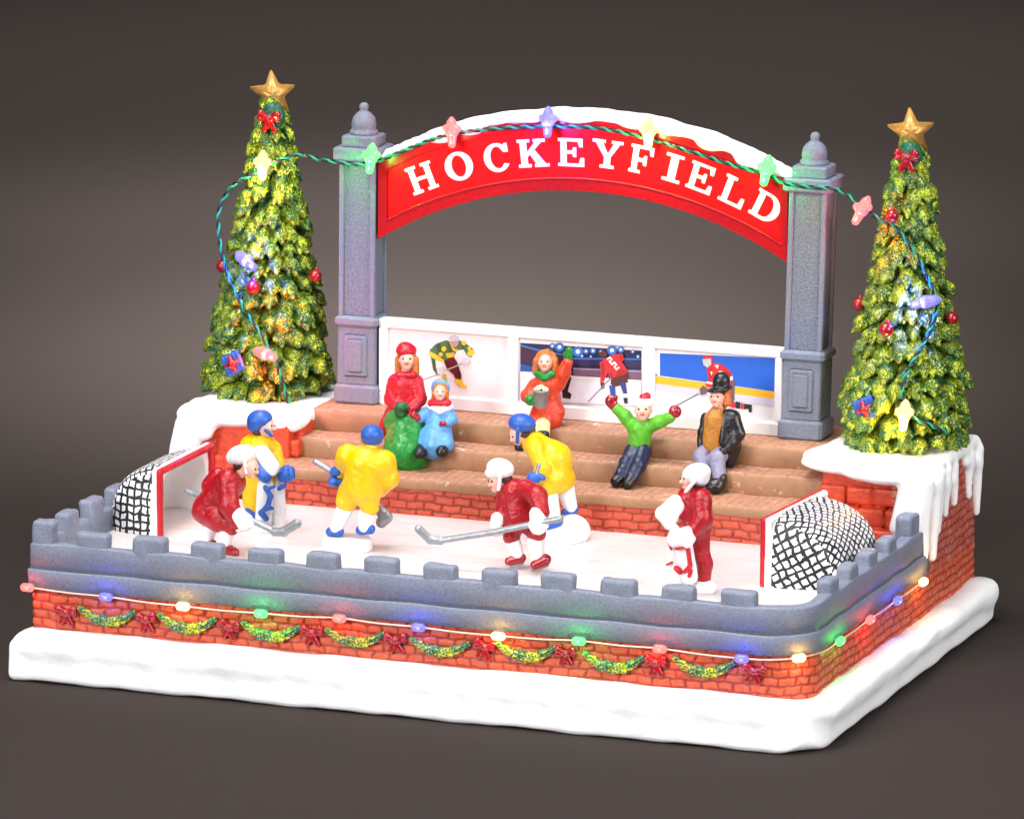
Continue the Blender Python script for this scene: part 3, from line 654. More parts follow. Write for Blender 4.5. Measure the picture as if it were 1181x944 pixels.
for key, (x, z, wd) in LZ.items():
    poly, holes = G[key[0]]; a = -math.asin((x-13.1)/14.6); hgt = .93
    def tr(p):
        u, v = (p[0]-.5)*wd, (p[1]-.5)*hgt
        return (x+u*math.cos(a)-v*math.sin(a), z+u*math.sin(a)+v*math.cos(a))
    V, F = slab([tr(p) for p in poly], 15.245, 15.30, [[tr(p) for p in h] for h in holes])
    obj('letter', V, F, M['letter'], sign, smooth=False)

# ------------------------------------------------------------------ poster wall and posters
pw = empty('poster_wall', (13.05, 15.5, 3.36), 'low white panelled wall between the pillars framing three hockey posters', 'wall')
V, F = boxes([(6.0, 20.1, 15.44, 15.75, 3.36, 6.2)], .02); obj('back_panel', V, F, M['white'], pw, smooth=False)
V, F = boxes([(5.98, 20.12, 15.3, 15.8, 5.97, 6.28)], .04); obj('rail', V, F, M['white'], pw, smooth=False)
V, F = boxes([(5.98, 20.12, 15.3, 15.5, 3.36, 3.82)], .04); obj('rail', V, F, M['white'], pw, smooth=False)
for a, c in ((5.99, 6.3), (10.56, 10.93), (15.28, 15.7), (19.87, 20.11)):
    V, F = boxes([(a, c, 15.305, 15.5, 3.80, 6.0)], .03); obj('stile', V, F, M['white'], pw, smooth=False)
PCOL = {}
def pmat(c, name):
    if name not in PCOL: PCOL[name] = mat('print '+name, c, .45, .03, 3, 0)
    return PCOL[name]
YP = 15.44
def sheet(name, pts, lay, c, cname, parent, px=True):
    parent['n'] = parent.get('n', 0)+1; y = YP-.006-.0022*parent['n']
    P = [(at(*p, y)[0], at(*p, y)[2]) for p in pts] if px else pts
    V, F = slab(P, y, y+.0016); return obj(name, V, F, pmat(c, cname), parent, smooth=False)
def disc(px, py, r, n=10): return [(px+r*math.cos(2*math.pi*i/n), py+r*math.sin(2*math.pi*i/n)) for i in range(n)]
def line(a, c, wd):
    dx, dy = c[0]-a[0], c[1]-a[1]; l = math.hypot(dx, dy); nx, ny = -dy/l*wd/2, dx/l*wd/2
    return [(a[0]+nx, a[1]+ny), (c[0]+nx, c[1]+ny), (c[0]-nx, c[1]-ny), (a[0]-nx, a[1]-ny)]
grp = 'hockey posters on the white wall'
P1 = empty('poster', (8.4, YP, 3.82), 'white poster of a green and yellow hockey player behind the woman in red', 'poster', grp)
sheet('print', [(6.3, 3.82), (10.56, 3.82), (10.56, 5.97), (6.3, 5.97)], 0, (.82, .74, .74), 'blush', P1, False)
def z2(cx, cy): return (490+cx/11.8, 370+cy/11.8)
def S(name, pts, lay, c, cn, par, f): sheet(name, [f(*p) for p in pts], lay, c, cn, par)
S('jersey', [(60, 400), (150, 310), (290, 260), (390, 300), (470, 265), (540, 290), (665, 385), (640, 500), (570, 470), (530, 390), (440, 400), (390, 490), (330, 540), (250, 530), (160, 470), (130, 510), (75, 490)], 1, (.07, .17, .06), 'green', P1, z2)
for p in ([(55, 405), (140, 450), (255, 530), (245, 565), (150, 530), (60, 470)], [(570, 460), (600, 400), (665, 385), (680, 440), (640, 480)], [(285, 440), (400, 430), (395, 500), (300, 500)], [(330, 290), (355, 290), (400, 380), (450, 385), (420, 420), (380, 400)]): S('stripe', p, 2, (.85, .52, .02), 'gold', P1, z2)
for p in ((258, 380, 36), (215, 455, 30), (530, 300, 32), (605, 375, 26)): sheet('emblem', disc(*z2(p[0], p[1]), p[2]/11.8), 3, (.85, .52, .02), 'gold', P1)
S('sleeve', [(80, 490), (140, 520), (150, 640), (190, 700), (170, 740), (110, 660)], 2, (.07, .15, .05), 'green', P1, z2)
S('trousers', [(255, 540), (390, 485), (440, 560), (500, 740), (495, 800), (420, 800), (390, 730), (300, 650)], 1, (.13, .012, .015), 'maroon', P1, z2)
S('sock', [(400, 785), (510, 800), (520, 850), (575, 890), (570, 920), (500, 900), (430, 850)], 2, (.8, .48, .03), 'gold', P1, z2)
S('sock', [(230, 740), (285, 720), (315, 850), (250, 840)], 2, (.55, .36, .03), 'olive', P1, z2)
S('helmet', [(330, 250), (345, 200), (400, 185), (460, 210), (470, 270), (400, 290)], 3, (.52, .52, .54), 'helmet', P1, z2)
S('face', [(350, 275), (465, 265), (450, 330), (410, 365), (370, 340)], 2, (.45, .26, .24), 'flesh', P1, z2)
S('glove', [(160, 640), (250, 620), (265, 700), (230, 745), (170, 710)], 3, (.6, .58, .6), 'glove', P1, z2)
S('glove', [(520, 520), (600, 480), (630, 530), (580, 600), (510, 580)], 3, (.6, .58, .62), 'glove', P1, z2)
for p in ([(150, 330), (200, 300), (215, 400), (170, 440)], [(300, 290), (320, 280), (370, 410), (330, 420)], [(480, 290), (520, 350), (560, 420), (510, 370)], [(95, 500), (120, 515), (135, 640), (150, 700), (120, 660)]): S('fold', p, 2, (.03, .09, .03), 'deep green', P1, z2)
for p in ([(270, 560), (300, 550), (330, 640), (310, 640)], [(440, 620), (470, 700), (480, 780), (455, 790)]): S('fold', p, 2, (.06, .006, .008), 'deep maroon', P1, z2)
sheet('stick', line(z2(505, 580), z2(270, 680), 1.5), 4, (.5, .42, .3), 'wood', P1); sheet('stick', line(z2(180, 725), z2(-60, 805), .8), 4, (.25, .2, .2), 'dark', P1)

P2 = empty('poster', (13.1, YP, 3.82), 'dark arena poster of a player in red jersey number 22 behind the waving woman', 'poster', grp)
sheet('print', [(10.93, 3.82), (15.28, 3.82), (15.28, 5.97), (10.93, 5.97)], 0, (.80, .77, .80), 'pale', P2, False)
def z3(cx, cy): return (595+cx/7.873, 385+cy/7.873)
S('arena', [(40, 80), (1140, 152), (1140, 420), (700, 390), (40, 340)], 1, (.016, .016, .06), 'night', P2, z3)
S('stand', [(40, 110), (300, 170), (430, 210), (430, 330), (40, 250)], 2, (.05, .012, .04), 'plum', P2, z3)
S('stand', [(530, 240), (1140, 235), (1140, 300), (530, 280)], 2, (.03, .02, .09), 'violet', P2, z3)
S('blue_band', [(40, 270), (170, 300), (160, 345), (40, 340)], 2, (.02, .07, .33), 'royal', P2, z3)
S('blue_band', [(520, 215), (1140, 222), (1140, 236), (520, 232)], 3, (.05, .16, .5), 'azure', P2, z3)
S('blue_band', [(40, 95), (250, 150), (440, 185), (440, 195), (240, 165), (40, 112)], 3, (.05, .16, .5), 'azure', P2, z3)
S('board', [(520, 318), (1140, 345), (1140, 420), (520, 378)], 2, (.20, .10, .16), 'mauve', P2, z3)
S('board', [(520, 308), (1140, 332), (1140, 345), (520, 320)], 3, (.35, .32, .45), 'grey lilac', P2, z3)
for x, y, r_ in ((395, 118, 22), (562, 160, 26), (636, 156, 14), (700, 152, 16), (872, 148, 24), (952, 142, 16), (330, 108, 14), (1060, 160, 10), (770, 160, 10), (1108, 205, 10), (600, 200, 9), (680, 205, 8)):
    sheet('floodlight', disc(*z3(x, y), r_*1.9/7.873), 3, (.04, .16, .55), 'azure glow', P2); sheet('floodlight', disc(*z3(x, y), r_*.8/7.873), 4, (.75, .85, .95), 'lamp white', P2)
S('ice_print', [(40, 340), (160, 345), (520, 380), (1140, 420), (1140, 640), (1120, 655), (40, 600)], 1, (.70, .71, .78), 'cool ice', P2, z3)
S('ice_line', [(520, 400), (1140, 432), (1140, 442), (520, 410)], 2, (.78, .66, .5), 'sand', P2, z3)
S('leg', [(430, 420), (490, 370), (505, 400), (470, 520), (505, 545), (495, 590), (425, 580), (415, 500)], 2, (.012, .012, .016), 'ink', P2, z3)
S('jersey', [(760, 260), (830, 210), (900, 182), (970, 182), (985, 230), (960, 250), (1015, 330), (990, 365), (870, 405), (835, 350), (800, 430), (765, 440), (770, 330)], 3, (.62, .02, .03), 'scarlet', P2, z3)
for p in ([(775, 270), (800, 255), (810, 330), (790, 420), (780, 420)], [(940, 200), (975, 195), (980, 225), (950, 235)], [(930, 330), (1000, 320), (985, 355), (900, 390)], [(850, 330), (870, 360), (880, 400), (862, 390)]): S('fold', p, 2, (.38, .012, .02), 'deep scarlet', P2, z3)
S('helmet', [(765, 160), (810, 148), (830, 175), (820, 205), (780, 210), (755, 195)], 4, (.10, .02, .02), 'oxblood', P2, z3)
S('trousers', [(865, 405), (990, 365), (1015, 345), (1015, 440), (960, 440), (940, 470), (880, 480), (860, 450)], 2, (.09, .018, .016), 'oxblood brown', P2, z3)
S('sock', [(845, 465), (900, 475), (905, 560), (860, 555)], 3, (.02, .06, .30), 'royal', P2, z3); S('sock', [(940, 440), (995, 440), (1010, 540), (975, 540)], 3, (.03, .05, .22), 'indigo', P2, z3)
S('skate', [(970, 545), (1012, 545), (1015, 575), (980, 575)], 4, (.7, .7, .74), 'lamp white', P2, z3); S('skate', [(975, 580), (1012, 580), (1015, 630), (985, 630)], 4, (.06, .03, .04), 'ink', P2, z3)
S('glove', [(765, 440), (800, 435), (800, 490), (775, 500)], 4, (.07, .02, .02), 'oxblood', P2, z3)
sheet('stick', line(z3(860, 400), z3(655, 617), 1.2), 2, (.10, .05, .05), 'dark', P2)
def two(cx, cy, s, a):                                  # a block figure 2 as one outline
    p = [(-.5, .9), (.5, .9), (.5, -.1), (-.15, -.1), (-.15, -.55), (.5, -.55), (.5, -.9), (-.5, -.9), (-.5, .22), (.15, .22), (.15, .58), (-.5, .58)]
    ca, sa = math.cos(a), math.sin(a)
    return [z3(cx+s*(x*ca+y*sa), cy-s*(-x*sa+y*ca)) for x, y in p]
sheet('number', two(862, 243, 40, R(-38)), 4, (.85, .82, .82), 'number white', P2); sheet('number', two(905, 290, 40, R(-38)), 4, (.85, .82, .82), 'number white', P2)

P3 = empty('poster', (17.8, YP, 3.82), 'blue and yellow poster of a lunging red player behind the top hat man', 'poster', grp)
sheet('print', [(15.7, 3.82), (19.87, 3.82), (19.87, 5.97), (15.7, 5.97)], 0, (.80, .78, .82), 'pale', P3, False)
def z4(cx, cy): return (745+cx/7.62, 395+cy/7.62)
S('board', [(122, 92), (1135, 135), (1128, 430), (122, 290)], 1, (.015, .12, .62), 'cobalt', P3, z4)
S('board', [(55, 245), (110, 290), (55, 288)], 1, (.015, .12, .62), 'cobalt', P3, z4)
S('kick_plate', [(55, 292), (122, 296), (1128, 432), (1126, 495), (55, 355)], 2, (.95, .45, .02), 'amber', P3, z4)
S('ice_print', [(55, 355), (1126, 495), (1124, 560), (800, 520), (55, 410)], 1, (.62, .58, .72), 'lilac ice', P3, z4)
S('jersey', [(530, 230), (580, 180), (640, 175), (740, 245), (770, 320), (770, 520), (720, 560), (600, 400), (540, 390), (520, 370), (550, 310)], 3, (.62, .02, .04), 'scarlet', P3, z4)
for p in ([(555, 240), (575, 215), (580, 300), (560, 330)], [(690, 230), (740, 270), (750, 300), (700, 270)], [(620, 300), (680, 310), (700, 400), (640, 380)]): S('fold', p, 2, (.38, .012, .025), 'deep scarlet', P3, z4)
S('trousers', [(745, 350), (780, 330), (778, 500), (750, 540)], 4, (.14, .09, .10), 'shade brown', P3, z4)
for p in ([(600, 200), (640, 195), (630, 230)], [(640, 250), (670, 250), (660, 280), (640, 280)], [(730, 310), (760, 290), (765, 320), (740, 340)], [(530, 340), (590, 350), (580, 365), (535, 360)], [(565, 250), (585, 260), (575, 290)]): S('stripe', p, 4, (.8, .76, .78), 'number white', P3, z4)
S('helmet', [(500, 140), (505, 115), (580, 110), (590, 160), (570, 200)], 5, (.55, .02, .02), 'scarlet', P3, z4); S('mask', [(495, 145), (570, 140), (575, 190), (540, 220), (505, 195)], 6, (.70, .66, .64), 'helmet', P3, z4)
S('glove', [(470, 410), (500, 375), (540, 400), (530, 450), (480, 460)], 5, (.10, .07, .08), 'shade brown', P3, z4)
sheet('stick', line(z4(465, 447), z4(255, 560), .9), 4, (.05, .05, .07), 'ink', P3)
S('sock', [(720, 530), (780, 520), (800, 545), (770, 575), (740, 565)], 4, (.62, .02, .04), 'scarlet', P3, z4)
S('sock', [(790, 515), (830, 525), (825, 580), (785, 575)], 4, (.03, .02, .03), 'ink', P3, z4); S('sock', [(835, 530), (860, 535), (855, 585), (832, 580)], 5, (.55, .04, .06), 'scarlet', P3, z4)
S('skate', [(862, 535), (930, 545), (930, 610), (905, 612), (900, 580), (860, 585)], 4, (.05, .02, .04), 'ink', P3, z4)

# ------------------------------------------------------------------ goals
def netmat(dr, turn=0.):
    m = mat('net', (.85, .85, .85), .5, 0, bump=0); nt = m.node_tree; N = nt.nodes; Lk = nt.links; b_ = N['Principled BSDF']
    def math_(op, a, c=None, d=None):
        x = N.new('ShaderNodeMath'); x.operation = op
        for i, v in enumerate((a, c, d)):
            if v is None: continue
            if isinstance(v, (int, float)): x.inputs[i].default_value = v
            else: Lk.new(v, x.inputs[i])
        return x.outputs[0]
    tc = N.new('ShaderNodeTexCoord'); nz = N.new('ShaderNodeTexNoise'); nz.inputs['Scale'].default_value = 3.; nz.inputs['Detail'].default_value = 3; Lk.new(tc.outputs['Object'], nz.inputs['Vector'])
    vm = N.new('ShaderNodeVectorMath'); vm.operation = 'MULTIPLY_ADD'; vm.inputs[1].default_value = (.2, .2, .2); Lk.new(nz.outputs['Color'], vm.inputs[0]); Lk.new(tc.outputs['Object'], vm.inputs[2])
    sp = N.new('ShaderNodeSeparateXYZ'); Lk.new(vm.outputs[0], sp.inputs[0]); s0 = N.new('ShaderNodeSeparateXYZ'); Lk.new(tc.outputs['Object'], s0.inputs[0])
    sn = N.new('ShaderNodeSeparateXYZ'); Lk.new(tc.outputs['Normal'], sn.inputs[0])
    side = math_('GREATER_THAN', math_('ABSOLUTE', sn.outputs[1]), .66)
    sa = math_('MULTIPLY_ADD', sp.outputs[0], -dr, sp.outputs[2])
    def pick(a, c): mx = N.new('ShaderNodeMix'); Lk.new(side, mx.inputs[0]); Lk.new(a, mx.inputs[2]); Lk.new(c, mx.inputs[3]); return mx.outputs[0]
    A_ = pick(sp.outputs[1], sp.outputs[0]); B_ = pick(sa, sp.outputs[2])
    if turn:
        ca, sa_ = math.cos(turn), math.sin(turn)
        A2 = math_('ADD', math_('MULTIPLY', A_, ca), math_('MULTIPLY', B_, sa_)); B2 = math_('SUBTRACT', math_('MULTIPLY', B_, ca), math_('MULTIPLY', A_, sa_)); A_, B_ = A2, B2
    n2 = N.new('ShaderNodeTexNoise'); n2.inputs['Scale'].default_value = 6; Lk.new(tc.outputs['Object'], n2.inputs['Vector'])
    wd = math_('MULTIPLY_ADD', n2.outputs['Fac'], .060, .015)
    prev = None
    for v in (A_, B_):
        l = math_('LESS_THAN', math_('PINGPONG', v, .13), wd); prev = l if prev is None else math_('MAXIMUM', prev, l)
    prev = math_('MULTIPLY', prev, math_('GREATER_THAN', math_('MULTIPLY', s0.outputs[0], dr), .27))
    mc = N.new('ShaderNodeMixRGB'); Lk.new(prev, mc.inputs[0]); mc.inputs[1].default_value = (.86, .86, .86, 1); mc.inputs[2].default_value = (.008, .008, .01, 1); Lk.new(mc.outputs[0], b_.inputs['Base Color'])
    bp = N.new('ShaderNodeBump'); bp.inputs['Strength'].default_value = .5; bp.inputs['Distance'].default_value = .04; Lk.new(prev, bp.inputs['Height']); Lk.new(bp.outputs[0], b_.inputs['Normal'])
    return m
def goal(x0, y0, y1, dr, label, skew=0., big=1.):
    z0, h = .72, 2.14
    t = empty('hockey_goal', (x0, (y0+y1)/2, z0), label, 'goal', 'hockey goals on the ice')
    def hood(X, Y, Z, off):                             # a rounded hood: full height behind the bar, sloping to the ice at the back
        xs = X-skew*(Y-y0); u = np.maximum(dr*(xs-x0), 0); zz = np.maximum(Z-z0, 0); yy = np.abs(Y-(y0+y1)/2)
        S = (u/(2.02*big+off))**2.0+(zz/(2.2+off))**3.0+(yy/((y1-y0)/2+.02+off))**7
        return (S**(1/3)-1)*1.5
    def shell(name, o0, o1, m):
        bb = Blob(.04, .05); lo = (min(x0-.1, x0+dr*2.4-abs(skew)*5), y0-.3, z0-.1); hi = (max(x0+.1, x0+dr*2.4+abs(skew)*5), y1+.3, z0+h+.4)
        bb.box(lo, hi, .02)
        def cut(X, Y, Z):
            xs = X-skew*(Y-y0)
            a = np.maximum(hood(X, Y, Z, o0), -hood(X, Y, Z, o1)); return np.maximum(np.maximum(a, dr*(x0-xs)+.02), z0-.02-Z)
        return bb.build(name, m, t, cut=cut)
    shell('net', 0, -.15, netmat(dr, .5 if dr > 0 else 0)); shell('net_lining', -.08, -.26, M['white'])
    def X(u, y): return x0+dr*u+skew*(y-y0)
    c = [(X(-.03, y0+.1), y0+.1, z0), (X(-.03, y0+.1), y0+.1, z0+h-.04), (X(-.03, y1-.1), y1-.1, z0+h-.04), (X(-.03, y1-.1), y1-.1, z0)]
    bb = Blob(.035, .02)
    for a, e in zip(c, c[1:]): bb.cap(a, e, .115)
    bb.build('goal_frame', M['red_coat'], t)
    bb = Blob(.035, .02)
    for a, e in zip(c, c[1:]): bb.cap((a[0]+dr*.15, a[1], a[2]), (e[0]+dr*.15, e[1], e[2]), .115)
    bb.build('frame_edge', M['white'], t)
goal(2.35, 5.15, 9.6, -1, 'hockey goal at the left end of the rink with its open red frame showing')
goal(22.75, 5.6, 10.2, 1, 'hockey goal at the right end of the rink seen from its netted back', .09, 1.12)

# ------------------------------------------------------------------ fir trees and what hangs on them
def tree_r(z, z0, top, rb):
    return rb/2.19*float(np.interp(z-z0, [0, .6, 1.7, 3.2, 4.0, 5.4, 7.0, 8.2, 8.8, 9.6, 10.2], [2.12, 2.2, 2.1, 1.75, 1.58, 1.34, 1.06, .86, .70, .50, .34]))
def tree(cx, cy, z0, top, rb, label, seed):
    t = empty('fir_tree', (cx, cy, z0), label, 'tree', 'glittered fir trees on the piers')
    rs = random.Random(seed); bb = Blob(.042, .05)
    lean = (.02 if seed == 1 else .012)
    def cxz(z): return cx+lean*(z-z0)
    bb.cap((cx, cy, z0+.3), (cxz(top), cy, top-.35), rb*.58, .16)
    z = z0+.24; tier = 0
    while z < top-.2:
        r = tree_r(z, z0, top, rb); n = max(6, int(2*math.pi*r/(.70 if r > 1 else .55))); ph = rs.uniform(0, 6.3)
        for i in range(n):
            a = ph+2*math.pi*(i+rs.uniform(-.25, .25))/n; rr = r*rs.uniform(.88, 1.07); dz = rs.uniform(-.16, .16)
            c, s = math.cos(a), math.sin(a); sz = float(np.interp(r, [.4, .9, 2.1], [.15, .21, .28]))*rs.uniform(.85, 1.2)
            p0 = (cxz(z)+c*rr*.40, cy+s*rr*.40, z+.55+dz); pm = (cxz(z)+c*(rr-sz*1.15), cy+s*(rr-sz*1.15), z+.16+dz); p1 = (cxz(z)+c*(rr-sz*.25), cy+s*(rr-sz*.15), z-.06+dz)
            bb.cap(p0, pm, sz*.85, sz*1.0, k=.02); bb.cap(pm, p1, sz*.98, sz*.34, k=.02)
            for q in (-1, 1):                           # side sprigs
                a2 = a+q*rs.uniform(.24, .36)/max(r, .55); c2, s2 = math.cos(a2), math.sin(a2); rq = rr*rs.uniform(.86, .98)
                bb.cap((cxz(z)+c*rr*.6, cy+s*rr*.6, z+.32+dz), (cxz(z)+c2*(rq-sz*.2), cy+s2*(rq-sz*.2), z+.05+dz+rs.uniform(-.14, .06)), sz*.72, sz*.26, k=.015)
        z += .58 if r > 1.2 else (.50 if r > .7 else .42); tier += 1
    bb.build('crown', M['tree'], t, noise=(.03, 15., seed))
    V, F = tube([(cx, cy, z0-.15), (cx, cy, z0+1.2)], [.5, .4], 12); obj('trunk', V, F, M['dark_hair'], t)
    return t
LT = (1.85, 15.75, 3.36, 13.3, 2.22); RT_ = (24.15, 15.7, 3.36, 13.35, 2.26)
tree(*LT, 'glittered green fir tree with a gold star standing on the left pier', 1)
tree(*RT_, 'glittered green fir tree with a gold star standing on the right pier', 2)
def star(px, py, y, label):
    c = at(px, py, y); Ro, Ri = .93, .42; V = []; F = []
    ex = np.array([math.cos(.30), math.sin(.30), 0]); ez = np.array([-.03, 0, 1])
    for i in range(10):
        r = Ro if i % 2 == 0 else Ri; a = math.pi/2+i*math.pi/5+.06; V.append(c+ex*r*math.cos(a)+ez*r*math.sin(a))
    nrm = np.cross(ex, ez); V += [c+nrm*.26, c-nrm*.26]
    for i in range(10): F += [(i, 10, (i+1) % 10)[::-1], ((i+1) % 10, 11, i)[::-1]]
    V = np.array(V)
    # resin stars have soft points: a subdivided, slightly smoothed star
    import bmesh
    o = obj('tree_star', V, F, M['gold'], smooth=False)
    bm = bmesh.new(); bm.from_mesh(o.data); bmesh.ops.recalc_face_normals(bm, faces=bm.faces)
    bmesh.ops.bevel(bm, geom=list(bm.edges), offset=.035, segments=2, affect='EDGES', clamp_overlap=True); bm.to_mesh(o.data); bm.free()
    for p in o.data.polygons: p.use_smooth = True
    tag(o, label, 'star', 'gold stars on the tree tops')
star(315, 108, 15.6, 'gold five pointed star on top of the left fir tree')
star(1051, 152, 15.55, 'gold five pointed star on top of the right fir tree')
def bow_blob(c, s=1.):
    bb = Blob(.022, .03)
    def p(x, z, y=0): return (c[0]+x*s, c[1]+y*s, c[2]+z*s)
    for q in (-1, 1):
        bb.cap(p(q*.06, .02, -.06), p(q*.26, .13, -.05), .075*s, .115*s); bb.cap(p(q*.08, -.02, -.06), p(q*.28, -.03, -.04), .06*s, .09*s)
        bb.cap(p(q*.05, -.08, -.05), p(q*.16, -.36, -.03), .07*s, .09*s, yf=.8)
    bb.ell(p(0, 0, -.1), (.1*s, .1*s, .11*s)); bb.cap(p(.0, -.08, -.05), p(.02, -.26, -.04), .06*s, .06*s)
    return bb
for px, py, y, lb in ((311, 136, 15.12, 'shiny red bow below the star of the left fir tree'), (1046, 181, 15.1, 'shiny red bow below the star of the right fir tree')):
    tag(bow_blob(at(px, py, y), 1.12).build('ribbon_bow', M['red_gloss']), lb, 'bow', 'red bows at the tree tops')
    w_ = Blob(.03, .05); q = at(px, py, y)
    w_.ell((q[0], q[1]+.28, q[2]), (.42, .3, .48)); tag(w_.build('wreath', mat('dark green leaf', (.006, .10, .05), .4, .3, 6, .8, 8), noise=(.03, 9)), ('dark green wreath behind the bow of the left fir tree' if px < 500 else 'dark green wreath behind the bow of the right fir tree'), 'wreath', 'wreaths at the tree tops')
def bauble(px, py, r, y, lb):
    c = at(px, py, y); bb = Blob(.03, .02); bb.ell(c, (r, r, r)); bb.cap(c, (c[0], c[1]+.1, c[2]+r*1.1), r*.3)
    tag(bb.build('bauble', M['red_gloss']), lb, 'bauble', 'red baubles on the fir trees')
bauble(292, 331, .23, 14.1, 'red bauble just below the blue light on the left tree')
bauble(257, 307, .22, 15.0, 'red bauble on the left edge of the left tree beside the blue light')
bauble(364, 318, .20, 15.5, 'red bauble on the right edge of the left tree')
bauble(1029, 249, .22, 14.55, 'red bauble high on the right tree beside the wire')
bauble(1022, 380, .24, 13.75, 'red bauble mid way up the right tree above the blue gift')
bauble(991, 351, .22, 15.2, 'red bauble on the left edge of the right tree')
bauble(1098, 367, .20, 15.5, 'red bauble on the right edge of the right tree')
def gift(px, py, y, lb):
    c = at(px, py, y); t = empty('gift_ornament', c, lb, 'ornament', 'blue gift ornaments on the fir trees')
    bb = Blob(.03, .03)
    e1 = np.array([.30, .0, .16]); e2 = np.array([-.13, .0, .32])
    Rm = np.array([e1/np.linalg.norm(e1), [0, 1, 0], e2/np.linalg.norm(e2)])
    for i in np.linspace(-1, 1, 5):
        bb.cap(c+e1*i*.8-e2*.8, c+e1*i*.8+e2*.8, .1)
    bb.build('gift_box', M['blue'], t)
    r_ = Blob(.022, .03); f = np.array([0, -.1, 0]); r_.cap(c+f-e1*.62, c+f+e1*.62, .085); r_.cap(c+f-e2*.62, c+f+e2*.62, .085); r_.ell(c+f*1.6, (.14, .1, .14)); r_.build('ribbon', M['red_gloss'], t)
gift(269, 419, 13.65, 'blue gift ornament with red ribbon low on the left tree beside the red light')
gift(998, 471, 13.75, 'blue gift ornament with red ribbon low on the left side of the right tree')

# ------------------------------------------------------------------ light strings
LC = {'y': ((1, .50, .08), (1, .72, .24)), 'b': ((.07, .07, 1), (.19, .17, 1)), 'r': ((1, .05, .04), (1, .17, .15)), 'g': ((.04, 1, .10), (.12, 1, .20))}
for k, (c, e) in LC.items():
    M['bulb_'+k] = emis('lit bulb '+k, e, 4 if k == 'y' else (1.7 if k == 'b' else 2.0), (.05*e[0], .05*e[1], .05*e[2])); M['shell_'+k] = emis('glowing socket '+k, e, 1.0, tuple(.10+.12*x for x in e))
def lamp(p, k, power, parent, r=.12):
    l = D.lights.new('bulb_light', 'POINT'); l.energy = power; l.color = LC[k][0]; l.shadow_soft_size = r
    o = D.objects.new('bulb_light', l); COL.objects.link(o); o.parent = parent; o.location = np.asarray(p)-WLOC[parent.name]
ls = empty('light_string', at(632, 145, 15.0), 'twisted green light string of large coloured bulbs draped over both trees and the arch', 'light string')
def ty(T, px, py, f=.98):                               # depth of the tree's near surface under a pixel
    cx, cy, z0, top, rb = T; p = at(px, py, cy-1); r = tree_r(p[2], z0, top, rb)*f; dx = p[0]-cx
    return cy-math.sqrt(max(r*r-dx*dx, .04))-.06
A = LT; Bt = RT_
path = [(342, 497, ty(A, 342, 497, .9)), (318, 418, ty(A, 318, 418)), (300, 385, ty(A, 300, 385)), (278, 350, ty(A, 278, 350)), (262, 315, 14.4), (258, 300, 14.4), (252, 265, 14.6), (254, 238, 14.7), (270, 213, 14.7), (300, 197, ty(A, 300, 197)),
        (318, 186, 14.7), (345, 178, 14.75), (365, 183, 14.75), (398, 188, 14.78), (428, 188, 14.75), (470, 172, 15.02), (515, 156, 15.05), (575, 148, 15.05), (632, 146, 15.05), (690, 148, 15.05), (748, 160, 15.05), (800, 176, 15.05), (850, 192, 15.05), (885, 201, 15.0), (905, 211, 14.85), (935, 216, 14.8), (966, 219, 14.8), (988, 233, 14.6), (1010, 250, ty(Bt, 1020, 255)),
        (1034, 264, ty(Bt, 1034, 264)), (1060, 300, ty(Bt, 1060, 300)), (1076, 335, ty(Bt, 1070, 335)), (1080, 358, ty(Bt, 1076, 360)), (1068, 390, ty(Bt, 1066, 390)), (1052, 418, ty(Bt, 1052, 418)), (1042, 440, ty(Bt, 1042, 440)), (1042, 462, ty(Bt, 1042, 462)), (1050, 478, ty(Bt, 1050, 478)), (1068, 488, ty(Bt, 1068, 488)), (1096, 499, ty(Bt, 1096, 499))]
PP = spline([at(*p) for p in path], 10)
for nm, ph in (('green', 0), ('black', math.pi)):
    V, F = tube(twist(PP, .036, .55, ph), .040, 7); obj('wire', V, F, M['wire_'+nm], ls)
def bulb(px, py, y, k, tip, power):
    c = at(px, py, y); d = np.array([tip[0], -.35, -tip[1]]); d = d/np.linalg.norm(d)
    s = Blob(.03, .04); s.cap(c-d*.28, c+d*.02, .17, .22); s.cap(c-d*.05+np.array([-.2, 0, .05]), c-d*.05+np.array([.2, 0, .05]), .13); s.cap(c-d*.28, c-d*.42, .12, .09)
    o = s.build('bulb_socket', M['shell_'+k], ls)
    e = Blob(.03, .04); e.cap(c+d*.05, c+d*.42, .17, .13); e.build('bulb', M['bulb_'+k], ls)
    lamp(c+d*.30+np.array([0, -.30, 0]), k, power, ls)
BP = 220
for a in ((303, 190, ty(A, 303, 190)-.1, 'y', (.1, .9), BP*2.2), (283, 300, ty(A, 283, 300)-.1, 'b', (.8, .4), BP*3), (305, 408, ty(A, 310, 410)-.12, 'r', (.9, .15), BP*3), (428, 182, 14.6, 'g', (.0, 1), BP*.8),
          (521, 152, 14.9, 'r', (.15, 1), BP*1.0), (632, 140, 14.85, 'b', (.1, 1), BP*2.6), (748, 153, 14.85, 'y', (.1, 1), BP*2), (884, 196, 14.8, 'g', (-.1, 1), BP*.9), (994, 242, 14.5, 'r', (-.4, .9), BP*1.0),
          (1068, 348, ty(Bt, 1068, 348)-.1, 'b', (-.9, .2), BP*3), (1043, 478, ty(Bt, 1043, 480)-.12, 'y', (.0, 1), BP*2.2)): bulb(*a)
fs = empty('light_string', (13, -.2, -.05), 'thin cream light string of small bulbs under the ledge of the grey parapet', 'light string')
fb = [(35, 677, 'r'), (114, 690, 'b'), (204, 697, 'y'), (290, 706, 'g'), (384, 713, 'r'), (477, 720, 'b'), (570, 727, 'y'), (662, 735, 'g'), (757, 745, 'r'), (852, 757, 'b')]
